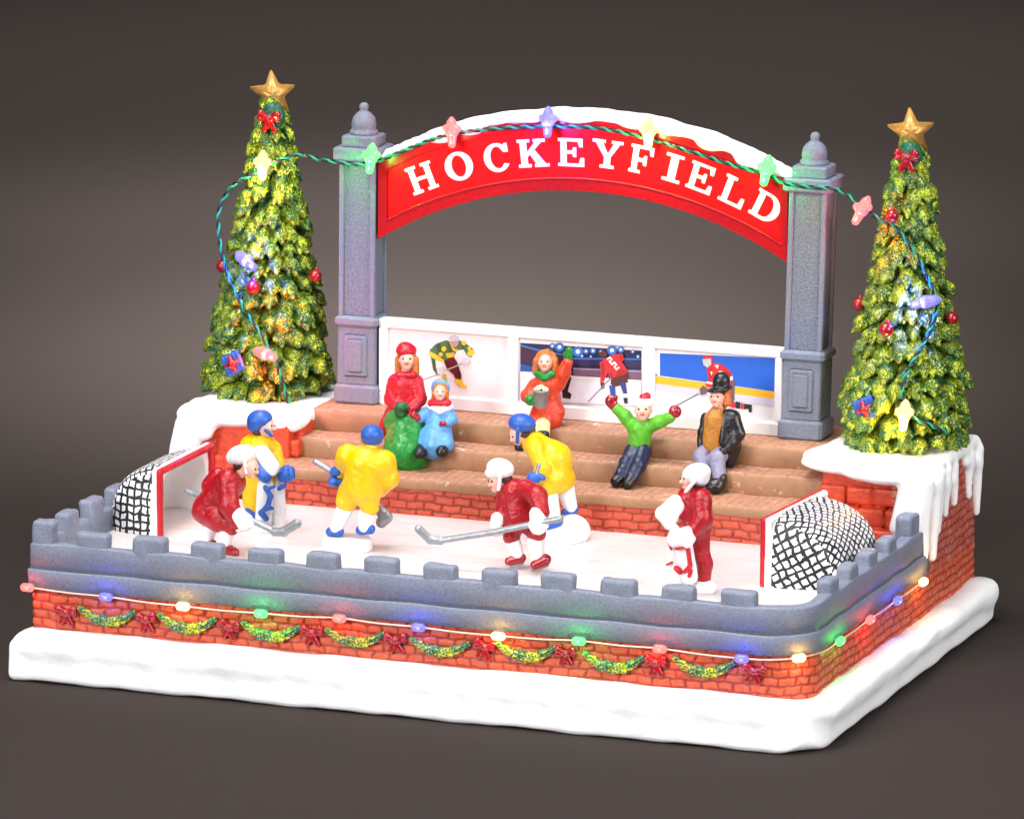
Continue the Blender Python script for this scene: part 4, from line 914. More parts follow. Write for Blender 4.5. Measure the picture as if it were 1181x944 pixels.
pts = [np.array([.2+2.645*i+(.0 if i else -.05), -.14, -.09+.05*math.sin(i*1.9)]) for i in range(10)]
pts[0] = np.array([.12, -.1, .02])
side = [np.array([25.62, .42, -.10]), np.array([26.12, 2.9, -.10]), np.array([26.14, 5.9, -.10]), np.array([26.14, 8.75, -.12]), np.array([26.14, 11.5, -.12])]
ks = [x[2] for x in fb]+['y', 'g', 'r', 'b', 'y']
allp = pts+side; wp = []
for i, p in enumerate(allp):
    wp.append(p)
    if i+1 < len(allp):
        q = (p+allp[i+1])/2; q[2] -= .03
        if i == 9: q = np.array([24.9, -.08, -.12])
        if i == 10: q = np.array([26.1, 1.5, -.1])
        wp.append(q)
V, F = tube(spline(wp, 8), .028, 7); obj('wire', V, F, M['wire_pale'], fs)
for i, (p, k) in enumerate(zip(allp, ks)):
    nrm = np.array([0, -1, 0.]) if i < 10 else (np.array([.75, -.66, 0]) if i == 10 else np.array([1, 0, 0.]))
    tg = np.array([1, 0, 0.]) if i < 10 else (np.array([.66, .75, 0]) if i == 10 else np.array([0, 1, 0.]))
    e = Blob(.025, .03); e.cap(p-tg*.1+nrm*.05, p+tg*.1+nrm*.05, .135); e.build('bulb', M['bulb_'+k], fs)
    lamp(p+nrm*.27+np.array([0, 0, -.04]), k, 38, fs, .06)

# ------------------------------------------------------------------ garlands and bows on the base wall
gb = Blob(.03, .04); rs = random.Random(5)
ga = [np.array([x, -.10, -.50-.34*(1-(x/.95)**2)]) for x in np.linspace(-.95, .95, 15)]
for a, c in zip(ga, ga[1:]):
    m = 1-.55*abs((a[0]+c[0])/2/.95)**2.2
    gb.cap(a, c, .165*m, .165*m)
    for q in range(3): gb.ell((a+c)/2+np.array([rs.uniform(-.06, .06), -.05*m, rs.uniform(-.12, .12)*m]), (.09*m,)*3)
ordn = ['leftmost', 'second from the left', 'third from the left', 'fourth from the left', 'fifth from the left', 'sixth from the left', 'seventh from the left', 'rightmost']
g0 = None
for i in range(8):
    x, _, zc = at([123, 215, 312, 409, 507, 606, 707, 811][i], [713, 722, 731, 737, 748, 754, 767, 772][i], -.1); zc += .78-.10
    if g0 is None:
        V, Q = gb.mesh(noise=(.02, 9)); V = V+np.array([x, 0, 0]); zg = zc; g0 = obj('garland', V, Q, M['garland']); g = g0; gz = g.location.z
    else:
        g = copy_tree(g0, loc=(x, g0.location.y, gz+(zc-zg))); g.scale = (1, 1, 1+.06*math.sin(i*1.3))
    tag(g, 'glittered green garland swag on the front brick wall, '+ordn[i]+' of eight', 'garland', 'garland swags on the front wall')
b0 = None; ordn = ['leftmost', 'second from the left', 'third from the left', 'fourth from the left', 'middle', 'sixth from the left', 'seventh from the left', 'eighth from the left', 'rightmost']
for i in range(9):
    x, _, zc = at([76, 170, 263, 360, 457, 557, 653, 757, 868][i], [706, 714, 722, 729, 737, 745, 752, 764, 772][i], -.1)
    if b0 is None: zb = zc; b0 = bow_blob((x, -.06, zc), 1.0).build('ribbon_bow', M['red_gloss'], noise=(.012, 11)); g = b0
    else:
        g = copy_tree(b0, loc=(x, b0.location.y, b0.location.z+zc-zb)); g.scale = (1+.06*math.sin(i*5), 1, 1+.05*math.sin(i*3)); g.rotation_euler[1] = .12*math.sin(i*4.1)
    tag(g, 'dark red ribbon bow on the front brick wall, '+ordn[i]+' of nine', 'bow', 'ribbon bows on the front wall')

# ------------------------------------------------------------------ people
class Fig:
    def __init__(s, y, foot, label, group):
        s.y = y; s.t = empty('person', foot, label, 'person', group); s.body = Blob(.04, .1); s.seed = random.random()*6
    def p(s, px, py, dd=0.): return at(px, py, s.y+dd)
    def part(s, name, m, prims, k=.07, h=.03, noise=None, body=True, parent=None):
        b = Blob(h, k)
        for q in prims:
            if q[0] == 'c':
                a, c = s.p(*q[1]), s.p(*q[2]); r1 = q[3]*PX; r2 = (q[4] if len(q) > 4 else q[3])*PX; yf = q[5] if len(q) > 5 else 1.
                b.cap(a, c, r1, r2, yf=yf)
                if body: s.body.cap(a, c, r1*.6, r2*.6, k=.06, yf=min(yf, 1))
            else:
                c = s.p(*q[1]); r = [v*PX for v in q[2]]; rot = None
                if len(q) > 3: a = R(q[3]); rot = [[math.cos(a), 0, -math.sin(a)], [0, 1, 0], [math.sin(a), 0, math.cos(a)]]
                b.ell(c, r, rot)
                if body: s.body.ell(c, [v*.6 for v in r], rot, k=.06)
        return b.build(name, m, parent or s.t, noise=noise)
    def head(s, px, py, dd, r, face, neck, eyes=None, mouth=None, nose=None):
        # face: image direction (dx, dy, towards camera) the head looks in
        c = s.p(px, py, dd); s.hc = c; s.hr = r*PX
        s.body.ell(c, (r*PX*.92, r*PX*.95, r*PX*1.12), k=.03)
        s.body.cap(c, s.p(*neck), r*PX*.55, r*PX*.6, k=.1)
        f = face[0]*RT-face[1]*UP+face[2]*cdir; f = f/np.linalg.norm(f)
        up = UP-(UP@f)*f; up /= np.linalg.norm(up); sd = np.cross(f, up)
        rr = r*PX
        s.body.cap(c+f*rr*.85-up*rr*.0, c+f*rr*1.12-up*rr*.22, rr*.13, rr*.17, k=.05)         # nose
        s.body.ell(c+f*rr*.5-up*rr*.78, (rr*.42,)*3, k=.08)                                    # chin
        for q in (-1, 1): s.body.ell(c+f*rr*.62+sd*q*rr*.42-up*rr*.25, (rr*.3,)*3, k=.08)      # cheeks
        for q in (-1, 1): s.body.ell(c+sd*q*rr*.93-f*rr*.05-up*rr*.05, (rr*.17,)*3, k=.03)     # ears
        s.feat = (c, f, up, sd, rr)
    def done(s, eye_dark=True):
        s.body.build('body', M['skin'], s.t)
        c, f, up, sd, rr = s.feat
        for q in (-1, 1):
            e = Blob(.012, .01); e.ell(c+f*rr*.84+sd*q*rr*.40+up*rr*.12, (rr*.15, rr*.15, rr*.13)); e.build('eye', M['dark_hair'], s.t)
        e = Blob(.012, .02)
        e.cap(c+f*rr*.90-up*rr*.52-sd*rr*.18, c+f*rr*.90-up*rr*.52+sd*rr*.18, rr*.10); e.build('mouth', M['lip'], s.t)
GP = 'hockey players on the ice'; GS = 'spectators on the steps'
def stick(label, shaft, blade, y0, r=4.0, br=5.0):
    q = [at(a, c, y0+d) for a, c, d in shaft]; bl = [at(a, c, y0+d) for a, c, d in blade]
    t = empty('hockey_stick', bl[0], label, 'hockey stick', 'hockey sticks held by the players')
    b = Blob(.025, .03)
    for a, c in zip(q, q[1:]): b.cap(a, c, r*PX*.9)
    b.build('shaft', M['silver'], t)
    b = Blob(.025, .05)
    for a, c in zip(bl, bl[1:]): b.cap(a, c, br*PX, br*PX, yf=.6)
    b.build('blade', M['silver'], t)
def disc_base(f, px, py, rx, rz, dd=0, h=.34):
    c = f.p(px, py, dd); b = Blob(.04, .08); b.ell((c[0], c[1], c[2]), (rx*PX, rx*PX*.9, rz*PX)); return b
def base(f, px, py, rx, ztop, dd=0., yr=1.0):           # moulded snow foot standing on the ice
    c = f.p(px, py, dd); V, F = lathe([(rx*PX*.99, .715), (rx*PX, .80), (rx*PX*.97, ztop-.06), (rx*PX*.9, ztop), (rx*PX*.3, ztop+.005)], (c[0], c[1]), 36)
    V[:, 1] = c[1]+(V[:, 1]-c[1])*yr
    obj('snow_foot', V, F, M['white'], f.t)

# red player bending at the left goal
f = Fig(3.9, (5.44, 3.9, .72), 'player in dark red with a white helmet bending over at the left goal', GP)
f.head(289, 538, -.1, 10, (.8, .45, .35), (268, 552))
f.part('helmet', M['white'], [('e', (279, 524, -.05), (17.5, 16, 11.5), -12), ('e', (270, 527, 0), (8, 13, 8)), ('c', (282, 530, -.38), (284, 545, -.3), 2.2)], k=.06, body=False)
f.part('hair', M['dark_hair'], [('e', (276, 536, 0), (7, 9, 6))], body=False)
f.part('jersey', M['red_jersey'], [('c', (266, 556, .05), (240, 584, .1), 18, 17), ('c', (252, 548, .5), (244, 560, .4), 10, 12), ('c', (263, 553, -.35), (264, 582, -.55), 13, 11), ('c', (264, 582, -.55), (273, 601, -.5), 11, 10), ('c', (235, 590, .1), (252, 601, -.2), 14, 13), ('c', (250, 596, -.25), (268, 609, -.3), 12, 8), ('c', (240, 596, .3), (243, 608, .35), 10, 8)], k=.14, noise=(.012, 6, 1))
f.part('glove', M['white'], [('c', (274, 594, -.55), (283, 602, -.55), 9.5, 10.5), ('c', (281, 608, -.5), (276, 609, -.5), 5), ('c', (287, 598, -.7), (290, 605, -.7), 4)], k=.05)
f.part('sock', M['white'], [('c', (243, 606, .3), (239, 622, .3), 9, 7.5)]); f.part('sock', M['white'], [('c', (262, 610, -.2), (258, 626, -.15), 9.5, 9)])
f.part('skate', M['red_gloss'], [('c', (237, 626, .3), (246, 627, .2), 6, 5)]); f.part('skate', M['red_gloss'], [('c', (260, 632, -.15), (271, 637, -.3), 7, 5.5)])
f.part('skate_blade', M['white'], [('c', (257, 640, -.15), (272, 643, -.3), 2.5, 2.5, .6)], body=False)
f.done()
stick('silver hockey stick held low by the bending red player at the left goal', [(216, 566, .5), (228, 571, .4), (289, 599, -.6), (318, 613, -.8)], [(317, 613, -.8), (327, 613, -.85), (343, 603, -.9)], 3.9, 4.0, 5.5)

# yellow goalkeeper behind him
f = Fig(7.6, (5.15, 7.6, .72), 'yellow goalkeeper with a blue helmet and white leg pads in front of the left goal', GP)
f.head(307, 491, 0, 10.5, (.92, .12, .4), (301, 510))
f.part('helmet', M['blue'], [('e', (299.5, 484, 0), (15.5, 15, 12.5), -14), ('c', (306, 496, -.38), (313, 502, -.2), 2.2), ('e', (296, 490, .0), (11, 13, 9))], k=.06, body=False)
f.part('hair', M['dark_hair'], [('e', (299, 498, 0), (8, 9, 6))], body=False)
f.part('jersey', M['yellow'], [('c', (300, 516, .05), (303, 553, .1), 19, 20), ('c', (288, 514, -.05), (293, 540, -.2), 12, 11), ('c', (314, 518, .2), (322, 540, .0), 11, 8), ('c', (291, 553, -.05), (292, 578, -.05), 14, 12), ('c', (292, 578, -.05), (293, 592, -.05), 11, 8), ('c', (314, 556, .3), (320, 578, .3), 11, 8)], k=.13, noise=(.012, 6, 2))
f.part('blocker', M['white'], [('c', (300, 521, -.5), (313, 540, -.55), 8, 9, .7), ('c', (305, 520, -.5), (316, 537, -.55), 6, 7, .7)], k=.06)
f.part('glove', M['blue'], [('c', (296, 538, -.5), (306, 549, -.6), 7.5, 8), ('c', (297, 543, -.5), (290, 540, -.5), 3.5)], k=.05)
f.part('glove', M['blue'], [('e', (331, 546, -.1), (9.5, 9.5, 11)), ('c', (325, 552, -.2), (322, 545, -.25), 4), ('c', (336, 541, -.25), (337, 549, -.3), 4)], k=.05)
f.part('leg_pad', M['white'], [('c', (306, 560, -.35), (304, 600, -.3), 10, 10.5, .7)], k=.06)
f.part('leg_pad', M['white'], [('c', (318, 553, .1), (321, 598, .1), 10, 10.5, .7)], k=.06)
f.part('pad_stripe', M['blue'], [('c', (306, 562, -.66), (312, 572, -.66), 3), ('c', (312, 572, -.66), (309, 583, -.66), 3.4), ('c', (309, 583, -.66), (301, 591, -.66), 3.2), ('c', (301, 591, -.66), (307, 598, -.62), 3.5), ('c', (311, 562, -.66), (316, 561, -.6), 2.2), ('c', (308, 587, -.66), (314, 586, -.6), 2.2)], k=.04, body=False)
f.part('pad_stripe', M['blue'], [('c', (322, 563, -.2), (328, 560, -.2), 3)], k=.04, body=False); f.part('pad_stripe', M['blue'], [('c', (286, 588, -.3), (294, 596, -.3), 3.6)], k=.04, body=False)
f.part('boot', M['white'], [('c', (304, 600, -.3), (298, 606, -.45), 9, 8), ('c', (321, 598, .1), (322, 604, 0), 9, 8)], k=.06)
base(f, 306, 611, 29, .86, -.1, .95)
f.done()

# yellow player seen from behind
f = Fig(5.7, (8.7, 5.7, .72), 'yellow player with a blue helmet seen from behind on a white foot', GP)
f.head(429, 505, .05, 10, (-.2, 0, -1), (428, 518))
f.part('helmet', M['blue'], [('e', (429, 501, 0), (13, 14, 11.5)), ('e', (429, 507, .05), (12.2, 12, 7))], k=.06, body=False)
f.part('jersey', M['yellow'], [('c', (428, 512, .0), (428, 520, .0), 8, 10), ('c', (404, 528, .05), (440, 534, .05), 15, 16), ('c', (422, 535, .0), (418, 560, .0), 23, 23), ('c', (400, 524, .05), (393, 545, .3), 12, 9), ('c', (444, 532, .05), (450, 552, .15), 12, 10), ('c', (450, 552, .15), (438, 566, .4), 10, 8), ('c', (404, 566, 0), (400, 578, -.05), 14, 13), ('c', (426, 568, 0), (426, 584, -.05), 13, 11)], k=.13, noise=(.014, 6, 3))
f.part('glove', M['blue'], [('c', (391, 541, .1), (386, 544, .1), 6.5, 6), ('c', (392, 547, .15), (395, 544, .1), 3)], k=.05)
f.part('glove', M['blue'], [('e', (385.5, 555, .1), (7.5, 8, 6.5)), ('c', (390, 559, .1), (393, 555, .1), 3.2)], k=.05)
f.part('sock', M['white'], [('c', (398, 586, -.05), (388, 608, -.1), 10, 7.5)]); f.part('sock', M['white'], [('c', (423, 592, -.05), (421, 607, -.1), 9.5, 8)])
f.part('skate', M['blue'], [('c', (381, 613, -.1), (391, 613, -.1), 5.5, 6)]); f.part('skate', M['blue'], [('c', (416, 611, -.1), (427, 610, -.1), 6, 6)])
base(f, 400.5, 632, 30, 1.12, 0, .9)
f.done()
stick('silver hockey stick of the yellow player seen from behind, blade at his right', [(364, 532, .25), (392, 549, .2), (432, 584, .75)], [(437, 587, .75), (446, 596, .7), (440, 602, .7)], 5.7, 4.0, 7.0)

# yellow player leaning forward in the centre
f = Fig(9.4, (14.7, 9.4, .72), 'yellow player leaning forward behind the centre red player with his head down', GP)
f.head(597, 500, -.1, 10, (-.75, .55, .35), (612, 510))
f.part('helmet', M['blue'], [('e', (602, 488, 0), (16.5, 15, 11.5), 8), ('c', (597, 496, -.40), (596.5, 510, -.3), 2.3)], k=.06, body=False)
f.part('hair', M['dark_hair'], [('e', (606, 500, -.05), (7, 10, 5))], body=False)
f.part('jersey', M['yellow'], [('c', (617, 512, .05), (637, 530, .1), 15, 22), ('c', (637, 530, .1), (643, 550, .1), 22, 19), ('c', (617, 515, -.4), (626, 540, -.55), 11, 9), ('c', (626, 540, -.55), (619, 551, -.7), 8, 7), ('c', (636, 552, -.2), (630, 565, -.25), 16, 13), ('c', (650, 552, .35), (650, 562, .4), 14, 11)], k=.14, noise=(.014, 6, 4))
f.part('glove', M['blue'], [('e', (616, 551, -.75), (9, 9, 8)), ('c', (622, 548, -.8), (626, 551, -.8), 3.5), ('c', (612, 558, -.75), (617, 561, -.75), 3.5)], k=.05)
f.part('sock', M['white'], [('c', (633, 572, -.25), (639, 598, -.25), 11, 8)]); f.part('sock', M['white'], [('c', (652, 564, .4), (658, 584, .4), 11, 8)])
f.part('skate', M['blue'], [('c', (632, 605, -.35), (643, 601, -.25), 6, 6.5)]); f.part('skate', M['blue'], [('c', (652, 591, .3), (662, 587, .45), 5.5, 5.5)])
bb = Blob(.04, .2); c1 = f.p(645, 616, 0); bb.ell((c1[0], c1[1], .85), (.85, .75, .36)); c2 = f.p(657, 604, .3); bb.ell((c2[0], c2[1], 1.0), (.68, .6, .55)); bb.build('snow_foot', M['white'], f.t)
f.done()
stick('silver hockey stick end rising from the blue glove of the leaning yellow player', [(622, 536, -.75), (617, 558, -.85), (606, 600, -1.2)], [(606, 604, -1.2), (596, 610, -1.3)], 9.4, 3.6, 4.5)

# red player in the centre with the long stick
f = Fig(5.1, (15.1, 5.1, .72), 'dark red player in a white helmet reaching a long stick across centre ice', GP)
f.head(574, 554, 0, 10.5, (-.9, .25, .4), (588, 562))
f.part('helmet', M['white'], [('e', (577, 540, 0), (16, 15, 11.5), 10), ('e', (572, 545, 0), (13, 12, 7)), ('c', (577, 548, -.40), (575, 564, -.3), 2.3)], k=.06, body=False)
f.part('hair', M['dark_hair'], [('e', (584, 552, 0), (7, 9, 6))], body=False)
f.part('jersey', M['red_jersey'], [('c', (593, 567, .05), (599, 594, .05), 16, 19), ('c', (584, 568, .1), (585, 592, .1), 11, 13), ('c', (606, 563, -.1), (620, 572, -.4), 11, 11), ('c', (620, 572, -.4), (625, 590, -.6), 11, 9), ('c', (583, 570, .1), (578, 598, -.2), 9, 7), ('c', (592, 602, 0), (590, 619, -.1), 12, 10), ('c', (610, 602, .05), (619, 615, -.05), 13, 11)], k=.12, noise=(.014, 6, 5))
f.part('glove', M['white'], [('c', (621, 593, -.65), (621, 607, -.65), 10.5, 9.5), ('c', (613, 605, -.8), (617, 611, -.8), 4.5), ('c', (623, 612, -.75), (629, 606, -.75), 4)], k=.05)
f.part('glove', M['white'], [('c', (574, 598, -.3), (572, 606, -.35), 8, 7), ('c', (577, 612, -.3), (571, 615, -.35), 5.5, 4.5)], k=.05)
f.part('sock', M['white'], [('c', (592, 626, -.1), (598, 642, -.05), 9, 7)]); f.part('sock', M['white'], [('c', (618, 624, -.05), (620, 644, -.1), 10.5, 8)])
f.part('skate', M['red_gloss'], [('c', (601, 643, -.05), (587, 647, -.25), 6, 5)]); f.part('skate', M['red_gloss'], [('c', (629, 645, -.1), (617, 651, -.3), 7, 5.5)])
f.part('skate_blade', M['silver'], [('c', (603, 649, -.05), (589, 653, -.25), 2, 2, .6)], body=False); f.part('skate_blade', M['silver'], [('c', (632, 651, -.1), (614, 657, -.3), 2.2, 2.2, .6)], body=False)
f.done()
stick('long silver hockey stick held across the ice by the centre red player', [(646, 598, -.75), (620, 603, -.75), (565, 614, -.85), (508, 623, -1.0)], [(508, 623, -1.0), (496, 622, -1.0), (483, 610, -1.05)], 5.1, 4.2, 5.2)

# red goalkeeper on the right
f = Fig(4.0, (21.05, 4.0, .72), 'red goalkeeper with white helmet and striped white pads near right goal', GP)
f.head(796, 552, 0, 11, (-.92, .1, .38), (803, 570))
f.part('helmet', M['white'], [('e', (803.5, 545.5, 0), (16.5, 15.5, 11.5), -14), ('e', (808, 551, .02), (10, 13, 9)), ('c', (800, 556, -.42), (791, 567, -.3), 2.3)], k=.06, body=False)
f.part('hair', M['dark_hair'], [('e', (805, 559, 0), (7.5, 9, 5.5))], body=False)
f.part('jersey', M['red_jersey'], [('c', (800, 573, .05), (803, 606, .05), 17, 17), ('c', (809, 575, -.25), (811, 598, -.4), 12, 11), ('c', (811, 598, -.4), (799, 613, -.55), 10.5, 8.5), ('c', (790, 575, -.1), (783, 590, -.3), 10, 8), ('c', (806, 608, .1), (808, 632, .1), 14, 11)], k=.12, noise=(.014, 6, 6))
f.part('trousers', M['red_jersey'], [('c', (806, 628, .1), (813, 650, .2), 11, 9), ('c', (813, 650, .2), (812, 666, .2), 9, 8)], k=.08)
f.part('catching_glove', M['white'], [('c', (779, 577, -.4), (764, 592, -.45), 7, 8), ('c', (764, 592, -.45), (772, 604, -.45), 7.5, 7), ('c', (782, 584, -.4), (774, 600, -.4), 8, 7)], k=.08)
f.part('glove', M['white'], [('c', (778, 622, -.6), (792, 618, -.65), 9, 11), ('c', (796, 612, -.65), (793, 626, -.7), 6), ('c', (776, 614, -.6), (779, 609, -.6), 4.5)], k=.05)
f.part('leg_pad', M['white'], [('c', (779, 624, .0), (777, 664, .1), 9, 9, .7)], k=.06)
f.part('leg_pad', M['white'], [('c', (788, 628, -.35), (795, 664, -.3), 11, 10, .7)], k=.06)
f.part('pad_stripe', M['red_coat'], [('c', (780, 632, -.66), (793, 629, -.66), 2.4), ('c', (793, 629, -.66), (796, 652, -.66), 2.8), ('c', (796, 652, -.66), (790, 659, -.66), 2.6), ('c', (797, 658, -.64), (795, 664, -.64), 2.4), ('c', (780, 655, -.55), (784, 659, -.55), 3.5)], k=.04, body=False)
f.part('pad_stripe', M['red_coat'], [('c', (771, 626, -.25), (774, 633, -.25), 1.6), ('c', (769, 651, -.2), (775, 648, -.2), 1.6)], k=.03, body=False)
f.part('skate', M['white'], [('c', (806, 677, .1), (818, 677, .15), 8.5, 8.5)]); f.part('skate', M['white'], [('c', (768, 664, .1), (784, 667, .0), 7.5, 8)])
f.part('skate_blade', M['red_gloss'], [('c', (806, 685, .1), (820, 684, .15), 1.6, 1.6, .6)], body=False)
f.done()

# spectators
f = Fig(13.25, (7.8, 13.2, 2.66), 'woman in a red cap and coat with a long green skirt on the steps', GS)
f.head(469.5, 415, -.08, 10, (-.05, .0, 1), (468.5, 430))
f.part('hair', M['ginger'], [('e', (469, 412, .2), (12, 9, 13)), ('c', (459, 414, .0), (460, 429, .0), 4, 5), ('c', (479.5, 414, .0), (479, 429, .0), 4, 5)], k=.06, body=False)
f.part('cap', M['red_coat'], [('e', (468.5, 404, .06), (12.5, 13, 8.5)), ('e', (467, 399, .06), (8, 9, 5))], k=.06, body=False)
f.part('scarf', M['red_coat'], [('c', (461, 432, -.12), (476, 432, -.12), 5), ('c', (461, 433, .2), (476, 433, .2), 5)], k=.06)
f.part('coat', M['red_coat'], [('c', (467, 443, .1), (466, 474, .1), 16.5, 17), ('c', (456, 441, .05), (451, 460, -.05), 10, 8.5), ('c', (451, 460, -.05), (461, 470, -.45), 8, 6.5), ('c', (479, 441, .05), (484, 460, -.05), 10, 8.5), ('c', (484, 460, -.05), (472, 471, -.45), 8, 6.5), ('c', (452, 476, .25), (442, 496, .25), 9, 7), ('c', (479, 474, .0), (482, 484, -.2), 8, 7)], k=.1, noise=(.016, 7, 7))
f.part('mitten', M['dark_green'], [('e', (462, 470, -.72), (8, 7.5, 7)), ('c', (458, 475, -.78), (463, 478, -.78), 4), ('c', (466, 466, -.74), (470, 469, -.72), 3)], k=.05)
f.part('skirt', M['green'], [('c', (460, 487, -.2), (474, 487, -.2), 17), ('c', (466, 490, -.35), (466, 522, -.75), 19, 26), ('c', (448, 529, -.8), (484, 532, -.7), 9, 8), ('c', (476, 492, -.3), (480, 524, -.65), 12, 12)], k=.3, noise=(.03, 7, 8))
f.done()

f = Fig(13.0, (8.8, 13.0, 2.66), 'girl in light blue dress and hood with red scarf beside woman in red', GS)
f.head(507.5, 452.5, -.08, 8, (.02, 0, 1), (507, 466))
f.part('hair', M['ginger'], [('e', (508, 449.5, .1), (9.4, 7, 9.5)), ('c', (500, 452, 0), (500, 460, 0), 2.6, 3), ('c', (515.5, 452, 0), (515, 460, 0), 2.6, 3)], k=.05, body=False)
f.part('hood', M['lightblue'], [('e', (508, 447.5, .24), (11.8, 7, 11.5))], body=False)
f.part('scarf', M['red_coat'], [('c', (498, 465, -.1), (516, 465, -.1), 5.2), ('e', (507, 463, .0), (11, 10, 5))], k=.06)
f.part('cape', M['white'], [('c', (496, 468, -.08), (507, 473, -.22), 4, 4.5), ('c', (507, 473, -.22), (519, 469, -.08), 4.5, 4)], k=.05)
f.part('dress', M['lightblue'], [('c', (506, 475, .05), (505, 490, .0), 12, 12), ('c', (496, 474, .05), (488, 480, -.05), 8, 7), ('c', (488, 480, -.05), (482, 484, -.2), 6.5, 6), ('c', (516, 474, .05), (521, 483, -.05), 8, 7), ('c', (521, 484, -.05), (515, 488, -.3), 6, 5.5), ('c', (505, 492, -.1), (500, 513, -.4), 15, 18), ('c', (511, 495, -.15), (514, 512, -.4), 10, 10), ('c', (493, 500, -.25), (489, 514, -.5), 9, 9), ('c', (500, 494, -.45), (497, 514, -.85), 3, 4)], k=.08, noise=(.016, 7, 9))
f.part('mitten', M['red_gloss'], [('e', (512, 488, -.42), (4, 4, 3.5)), ('c', (509, 487, -.45), (508, 490, -.45), 2)], k=.04); f.part('mitten', M['red_gloss'], [('c', (481, 482, -.25), (473, 478, -.3), 5.5, 4.5), ('c', (478, 476, -.3), (476, 479, -.4), 2.5)], k=.04)
f.part('boot', M['black'], [('e', (485, 522, -.98), (8, 9, 7)), ('c', (485, 518, -.8), (488, 512, -.4), 6, 6)]); f.part('boot', M['black'], [('e', (510, 520, -.7), (7.5, 9, 7.5)), ('c', (510, 516, -.5), (509, 510, -.35), 6, 6)])
f.done()

f = Fig(14.3, (12.5, 14.3, 3.36), 'ginger haired woman in an orange coat waving one arm and hugging a popcorn bucket', GS)
f.head(629, 418, -.08, 9, (-.15, 0, 1), (629, 434))
f.part('hair', M['ginger'], [('e', (630, 415, .17), (14, 10, 13)), ('c', (619, 416, .05), (618.5, 429, .05), 4.5, 5), ('c', (640, 416, .05), (640.5, 429, .05), 4.5, 5), ('c', (631, 406, .05), (632, 403.5, .05), 4, 2)], k=.06, body=False)
f.part('scarf', M['green'], [('c', (620, 431, -.15), (628, 435.5, -.3), 4.5), ('c', (628, 435.5, -.3), (637, 431, -.15), 4.5)], k=.05)
f.part('coat', M['orange_coat'], [('c', (630, 444, .05), (634, 472, .05), 16, 15), ('c', (617, 445, .0), (609, 456, -.15), 9, 8.5), ('c', (609, 456, -.15), (613, 461, -.4), 7.5, 7), ('c', (642, 444, .05), (650, 430, .0), 9.5, 8.5), ('c', (650, 430, .0), (654.5, 418, -.05), 8, 6.5), ('c', (631, 472, -.05), (628, 484, -.3), 15, 14), ('c', (641, 474, 0), (638, 486, -.15), 11, 10), ('c', (622, 476, -.2), (616, 486, -.5), 11, 8)], k=.1, noise=(.018, 7, 10))
f.part('mitten', M['green'], [('e', (612, 461, -.62), (7.5, 7, 7)), ('c', (616, 465, -.7), (620, 463, -.75), 3)], k=.05); f.part('mitten', M['green'], [('c', (656, 413, -.05), (656.5, 404, -.05), 5, 4.6, .7), ('c', (652, 412, -.05), (651, 407, -.05), 2.2, 2)], k=.05)
f.part('legging', M['cream'], [('c', (626, 490, -.8), (626, 500, -.85), 9, 8.5)]); f.part('legging', M['cream'], [('c', (606, 490, -.7), (602, 506, -.85), 8, 7)])
f.part('boot', M['black'], [('c', (626, 500, -.9), (625, 513, -.9), 8, 8), ('c', (625, 513, -.9), (621, 517, -1.05), 7, 6)]); f.part('boot', M['black'], [('c', (602, 511, -.85), (600, 515, -1.0), 8, 7)])
f.done()
bk = at(624, 470, 13.42); t = empty('popcorn_bucket', bk, 'silver bucket heaped with popcorn held by the woman in orange', 'bucket')
V, F = lathe([(.17, bk[2]), (.20, bk[2]+.04), (.255, bk[2]+.54), (.275, bk[2]+.55), (.275, bk[2]+.59), (.24, bk[2]+.59)], (bk[0], bk[1])); obj('bucket', V, F, M['silver'], t)
pb = Blob(.022, .02); rs = random.Random(2)
for i in range(34):
    a = rs.uniform(0, 6.3); q = rs.uniform(0, .21); pb.ell((bk[0]+q*math.cos(a), bk[1]+q*math.sin(a), bk[2]+.58+.14*(1-q/.24)+rs.uniform(-.02, .03)), (.055,)*3)
pb.build('popcorn', M['pop'], t, noise=(.01, 25))

f = Fig(13.2, (15.9, 13.2, 2.66), 'boy in a lime green sweater throwing both red mittens up on the steps', GS)
f.head(742, 473, -.08, 10.5, (-.15, 0, 1), (739, 487))
f.part('hat', M['white'], [('e', (742.5, 464.5, .05), (12.5, 12, 7.5), -6)], body=False)
f.part('pompom', M['red_coat'], [('e', (744, 459, .05), (7, 7, 4)), ('e', (746, 456, .05), (4.5, 4.5, 3.8)), ('e', (741, 457, 0), (3.5, 3.5, 3))], k=.03, body=False, noise=(.012, 14))
f.part('sweater', M['lime'], [('c', (739, 494, .05), (736.5, 514, .05), 14.5, 13), ('c', (731, 492, .05), (721, 480, .0), 8.5, 8), ('c', (721, 480, .0), (711, 471, -.05), 7.5, 6.5), ('c', (748, 492, .05), (761, 486, .0), 8.5, 8), ('c', (761, 486, .0), (773, 481, -.05), 7.5, 6.5)], k=.09, noise=(.014, 7, 11))
f.part('mitten', M['red_gloss'], [('e', (704, 462, -.05), (6.5, 6, 7.5), 15), ('c', (709, 462, -.05), (710, 458, -.05), 3), ('c', (707, 467, -.05), (709, 469, -.05), 6, 6)], k=.05)
f.part('mitten', M['red_gloss'], [('e', (779, 474.5, -.05), (7.5, 6, 7.5)), ('c', (774, 474, -.1), (776, 470, -.1), 3)], k=.05)
f.part('trousers', M['navy'], [('c', (731, 520, -.1), (723, 534, -.6), 11, 9), ('c', (723, 534, -.6), (715.5, 549, -.95), 9, 8), ('c', (741, 521, -.1), (736, 536, -.6), 11, 9), ('c', (736, 536, -.6), (728.5, 551, -.95), 9, 8)], k=.08, noise=(.014, 7, 12))
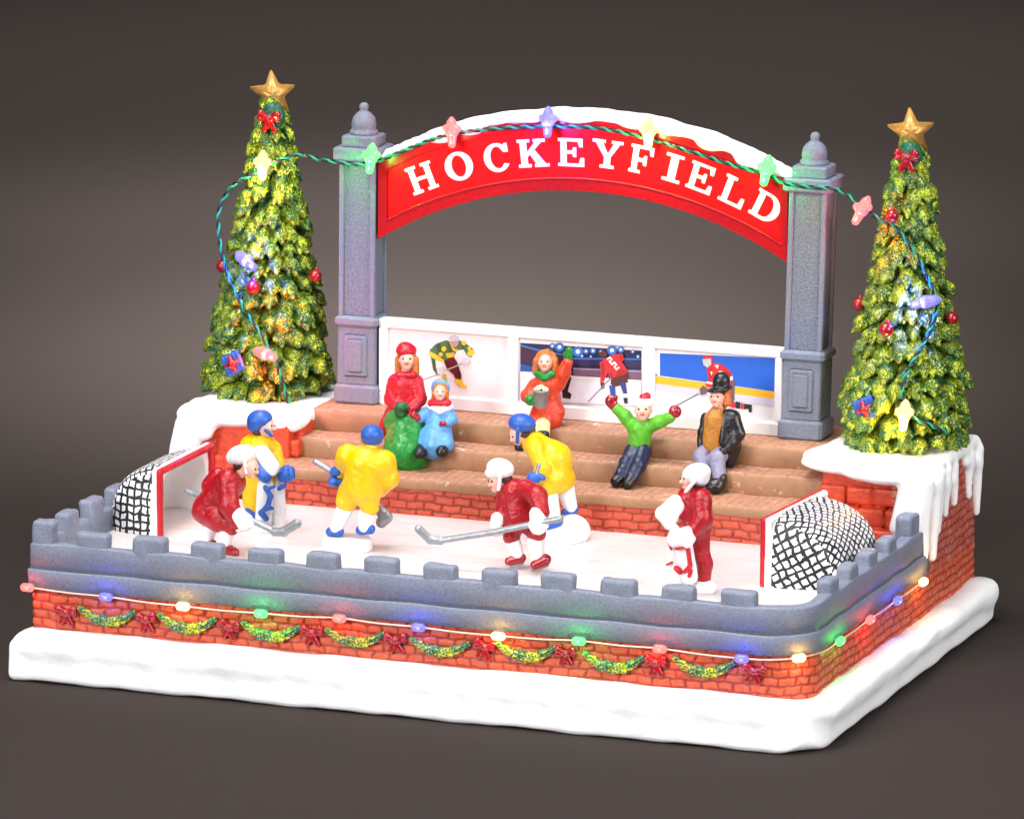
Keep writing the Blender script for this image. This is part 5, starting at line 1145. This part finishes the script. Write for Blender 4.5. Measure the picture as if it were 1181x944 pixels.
f.part('boot', M['black'], [('c', (714, 551, -1.0), (710, 555, -1.15), 7.5, 6.5)]); f.part('boot', M['black'], [('c', (727.5, 553, -1.0), (724, 558, -1.15), 7.5, 6.5)])
f.done()

f = Fig(13.35, (18.8, 13.3, 2.66), 'man in black top hat, black coat and mustard shirt sitting on the steps', GS)
f.head(827, 458.5, -.08, 9.5, (-.4, 0, 1), (829, 474))
f.part('hair', M['ginger'], [('e', (831, 458, .2), (11, 8, 11)), ('c', (838.5, 453, .0), (838.5, 464, .0), 4, 5), ('e', (830, 468, .2), (9, 6, 6))], k=.06, body=False)
f.part('top_hat', M['black'], [('c', (831.5, 446, .03), (832, 439, .05), 10.3, 10.6), ('e', (830, 448.5, .0), (15.5, 15, 3.4), -10)], k=.04, body=False)
f.part('shirt', M['mustard'], [('c', (824, 483, -.18), (822, 512, -.18), 12, 12), ('c', (823, 474, -.2), (829, 475, -.2), 5, 5)], k=.06, noise=(.012, 10, 13))
f.part('coat', M['black'], [('c', (842, 483, .05), (841, 514, .05), 12, 14), ('c', (818, 484, .12), (814, 514, .12), 8, 8), ('c', (846, 482, .0), (851, 500, -.05), 9, 8.5), ('c', (851, 500, -.05), (839, 517, -.4), 8, 6), ('c', (843, 514, .0), (841, 531, -.05), 12, 9), ('c', (814, 482, .0), (811, 498, -.05), 6.5, 6), ('c', (811, 498, -.05), (809, 513, -.15), 6, 5.5), ('c', (836, 478, -.1), (834, 508, -.28), 5, 6)], k=.08, noise=(.014, 7, 14))
f.part('glove', M['black'], [('e', (834, 520, -.5), (5.5, 5, 4.5)), ('c', (830, 520, -.5), (828, 522, -.5), 2.4)], k=.04)
f.part('trousers', M['lav'], [('c', (814, 520, -.15), (808, 526, -.55), 9.5, 9), ('c', (808, 526, -.55), (812, 545, -.8), 8.5, 7), ('c', (832, 522, -.15), (827, 528, -.55), 11, 10), ('c', (827, 528, -.55), (830, 550, -.85), 9.5, 8)], k=.07, noise=(.012, 7, 15))
f.part('boot', M['black'], [('e', (824, 561, -1.0), (11, 10, 9)), ('c', (829, 556, -.9), (831, 551, -.85), 8, 8)], k=.06); f.part('boot', M['black'], [('c', (812, 550, -.8), (809, 556, -.95), 7, 6.5)])
f.done()
